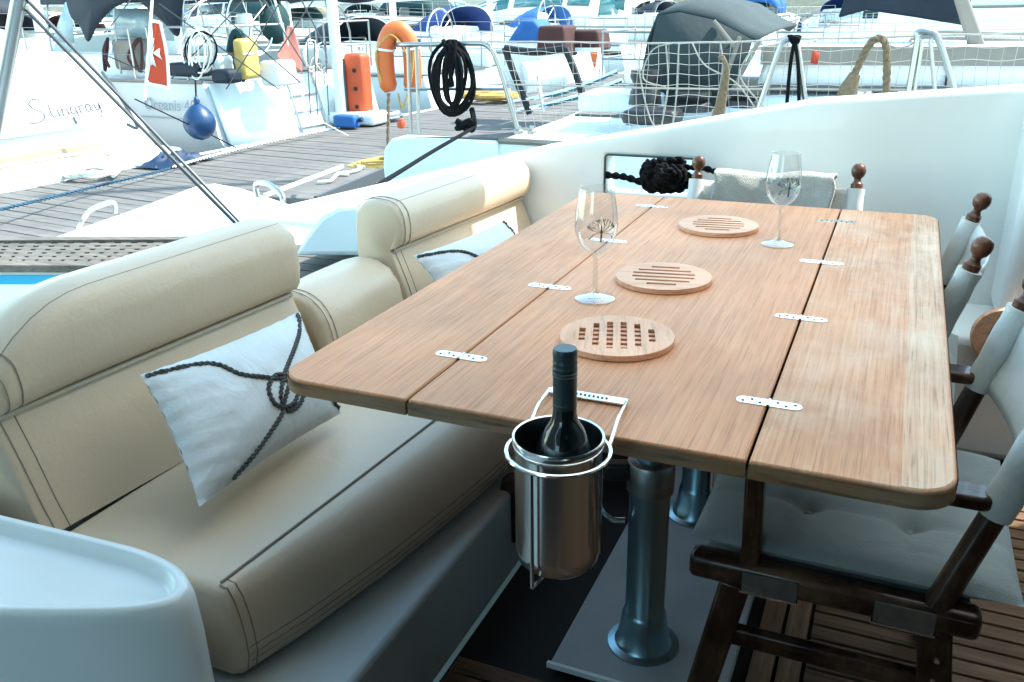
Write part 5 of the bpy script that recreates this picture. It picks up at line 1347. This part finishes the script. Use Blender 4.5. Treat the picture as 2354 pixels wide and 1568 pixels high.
# other pontoons behind
k = 0
cols_ = ['canvas_blue', 'navy', 'canvas_green', 'canvas_bright', 'maroon', 'canvas_cream', 'canvas_dark', 'canvas_green']
names_ = ['royal blue', 'navy', 'dark green', 'sky blue', 'maroon', 'cream', 'charcoal', 'bottle green']
for row, (x0, yA, n) in enumerate(((-21.5, 3.5, 8), (-36, 10, 8))):
    for i in range(n):
        yy = yA + i * 4.4; col_ = cols_[(i * 3 + row) % 8]; cn = names_[(i * 3 + row) % 8]
        rowname = 'nearer' if row == 0 else 'farther'
        if (i + row) % 3 == 0:
            motorboat('motor_yacht', f'white motor yacht with {cn} canopy in the {rowname} row of the opposite pontoon', (x0 + rnd.uniform(-.5, .5), yy, WZ), FACE_W + PI * (row % 2), rnd.uniform(10, 12), 3.7, rnd.uniform(1.15, 1.35), canopy=col_, win=rnd.choice(['window_dark', 'window_teal']), group='boats on the opposite pontoons')
        else:
            sailboat('sailing_yacht', f'sailing yacht with {cn} sprayhood in the {rowname} row of the opposite pontoon', (x0 + rnd.uniform(-.5, .5), yy, WZ), FACE_W + PI * (row % 2), rnd.uniform(10, 12), 3.6, rnd.uniform(1.05, 1.25), hood=col_, cover=cols_[(i + 3) % 8], group='boats on the opposite pontoons', detail=1, stripe=rnd.choice([None, 'canvas_blue', 'maroon']))
for i in range(14):
    x = -26 + i * 3.9; cc, cname = cols_[(i * 5 + 2) % 8], names_[(i * 5 + 2) % 8]; cv = cols_[(i * 3 + 1) % 8]
    nb_ = ['the first berth', 'the second berth', 'the third berth', 'the fourth berth', 'the fifth berth', 'the sixth berth', 'the seventh berth', 'the eighth berth', 'the ninth berth', 'the tenth berth', 'the eleventh berth', 'the twelfth berth', 'the thirteenth berth', 'the last berth'][i]
    if i % 4 == 1: motorboat('motor_yacht', f'motor yacht with {cname} canopy stern-on in {nb_} below the quay', (x, 37.5 + rnd.uniform(-1, 1), WZ), PI / 2, 11, 3.6, 1.2, canopy=cc, win='window_teal', group='boats below the quay')
    else: sailboat('sailing_yacht', f'sailing yacht with {cname} sprayhood stern-on in {nb_} below the quay', (x, 37.5 + rnd.uniform(-1, 1), WZ), PI / 2, 11, 3.5, rnd.uniform(1.05, 1.3), hood=cc, cover=cv, detail=1, stripe=rnd.choice([None, 'canvas_blue', None, 'navy']), group='boats below the quay')
# ---- raked arch leg and navy awning over the boat to the right
ar = thing('awning_arch', 'wide grey raked arch leg carrying a navy awning over the neighbouring deck', 'arch', at(2300, 200, y=7.6))
A0, A1, B0, B1 = at(2300, 205, y=7.6), at(2215, -40, y=7.6), at(2255, 205, y=7.6), at(2180, -40, y=7.6)
MB().loft([[A0, B0, B0 + Vector((0, .14, 0)), A0 + Vector((0, .14, 0))], [A1, B1, B1 + Vector((0, .14, 0)), A1 + Vector((0, .14, 0))]]).build('arch_leg', 'taupe', ar, bevel=.02)
aw = [at(px, py, y=7.9) for px, py in ((1925, 42), (1990, 24), (2100, 40), (2232, 62), (2232, -60), (1960, -60))]
MB().extrude(aw, (0, .5, 0)).build('awning', 'navy', ar, bevel=.02)
# roller passerelle on the dock
pr_ = thing('passerelle', 'folded passerelle with grey roller drum and chrome hoops on the dock', 'passerelle', at(1240, 250, y=10.2))
ca, cb_ = at(1198, 182, y=10.2), at(1290, 172, y=10.6)
MB().lathe([(.17, 0), (.19, .01), (.19, (cb_ - ca).length - .01), (.17, (cb_ - ca).length)], ca, 24, ax=(cb_ - ca)).build('roller_drum', 'gelcoat_dull', pr_)
for pts_ in (((1160, 110), (1185, 180), (1218, 262)), ((1300, 112), (1330, 190), (1345, 255)), ((1160, 112), (1230, 120), (1300, 112)), ((1180, 235), (1300, 210), (1420, 165)), ((1190, 255), (1330, 222), (1430, 185))):
    MB().tube(catmull([at(px, py, y=10.1) for px, py in pts_], 5), .030 if pts_[0][1] > 200 else .045, 8).build('frame_tube', 'chrome' if pts_[0][1] > 200 else 'black', pr_)
for px in (1235, 1525): MB().tube([at(px, 175, y=10.05), at(px + 14, 258, y=10.05)], .022, 8).build('prop', 'chrome', pr_)
# stone quay, buildings and trees closing the basin
quay = MB().box((0, 62, WZ + .7), (240, 24, 1.9)).build('quay', 'stone'); quay['kind'] = 'structure'
for i, (x, w, h, m_) in enumerate(((-60, 26, 9, 'stone'), (-30, 22, 12, 'stone_pale'), (-4, 20, 10, 'stone'), (18, 18, 13, 'stone_pale'), (40, 24, 9, 'stone'))):
    b = thing('house', ['low honey stone house on the quay behind the opposite pontoon', 'pale tall stone house on the quay with many shuttered windows', 'honey stone house on the quay in the middle of the terrace', 'tallest pale stone house on the quay', 'low honey stone house at the end of the quay'][i], 'house', (x, 62, .8))
    MB().box((x, 62, .8 + h / 2), (w, 10, h)).build('wall', m_, b)
    MB().box((x, 62, .8 + h + .15), (w + .6, 10.6, .3)).build('roof', 'stone', b)
    for f in range(int(h // 3.2)):
        for c_ in range(int(w // 3.4)):
            MB().box((x - w / 2 + 2 + c_ * 3.4, 56.98, .8 + 1.7 + f * 3.1), (1.1, .12, 1.7)).build('window', 'window_teal', b)
def tree(label, base, h, cr_):
    root = thing('tree', label, 'tree', base, group='trees on the quay')
    rr_ = random.Random(int(base[0] * 10)); B_ = Vector(base)
    MB().tube(catmull([B_, B_ + Vector((.1, 0, h * .25)), B_ + Vector((-.1, .1, h * .55))], 4), [.22 - .012 * i for i in range(9)], 8).build('trunk', 'bark', root)
    m = MB()
    for i in range(2600):
        d = Vector((rr_.gauss(0, 1), rr_.gauss(0, 1), rr_.gauss(0, 1))).normalized() * (rr_.random() ** .4)
        k = 1 + .25 * math.sin(5 * d.x + 3 * d.z) * math.cos(4 * d.y)
        p = B_ + Vector((d.x * cr_ * k, d.y * cr_ * k, h * .62 + d.z * h * .42 * k))
        u = Vector((rr_.gauss(0, 1), rr_.gauss(0, 1), rr_.gauss(0, 1))).normalized(); v = u.orthogonal().normalized(); s_ = rr_.uniform(.14, .3)
        m.add([p - u * s_, p + v * s_ * .6, p + u * s_, p - v * s_ * .6], [(0, 1, 2, 3)])
    m.build('crown', 'leaf', root)
for i, (x, y) in enumerate(((-46, 52.5), (-14, 53), (8, 52.2), (29, 53))):
    tree(['bushy tree on the quay before the low honey house', 'round tree on the quay between two houses', 'dark leafy tree on the quay in front of the tall pale house', 'tree at the end of the quay terrace'][i], (x, y, .8), 5.5, 2.6)

# ---- clutter on the yachts behind the neighbour
pb0 = at(1358, 166, z=DZ)
pdl = thing('paddle_board', 'orange paddle board standing upright behind the net', 'paddle board', pb0)
MB().loft([[pb0 + Vector((x * w, .05 * s2, z)) for x, s2 in ((-1, 0), (-.5, -1), (.5, -1), (1, 0), (.5, 1), (-.5, 1))] for z, w in ((0, .04), (.12, .12), (.4, .16), (.62, .14), (.74, .04))]).build('board', 'orange', pdl, bevel=.01)
MB().lathe([(.012, 0), (.012, 1.0)], pb0 + Vector((.2, 0, -.1)), 8).build('paddle', 'taupe', pdl)
rq = random.Random(31)
for i, (px, py, yv, w, h, mt_, nm, lb, ct) in enumerate(((1265, 132, 11.0, .42, .38, 'maroon', 'companionway_hatch', 'dark brown varnished companionway hatch on the yacht behind the passerelle', 'hatch'), (1330, 118, 11.4, .6, .26, 'maroon', 'folded_hood', 'folded maroon hood on the yacht behind the passerelle', 'hood'), (1215, 108, 11.5, .75, .34, 'canvas_bright', 'boat_cover', 'bright blue wedge shaped cover behind the passerelle', 'cover'))):
    b = at(px, py, y=yv); o = thing(nm, lb, ct, b)
    ring = [b + Vector((-w / 2, 0, 0)), b + Vector((w / 2, 0, 0)), b + Vector((w * (.1 if i == 2 else .42), 0, h)), b + Vector((-w * (.15 if i == 2 else .42), 0, h))]
    MB().extrude(ring, (0, .5, 0)).build('panel', mt_, o, bevel=.04, seg=3)
    MB().bar(ring[0] + Vector((0, -.02, .02)), ring[1] + Vector((0, -.02, .02)), .03, .05).build('trim', 'gelcoat', o)
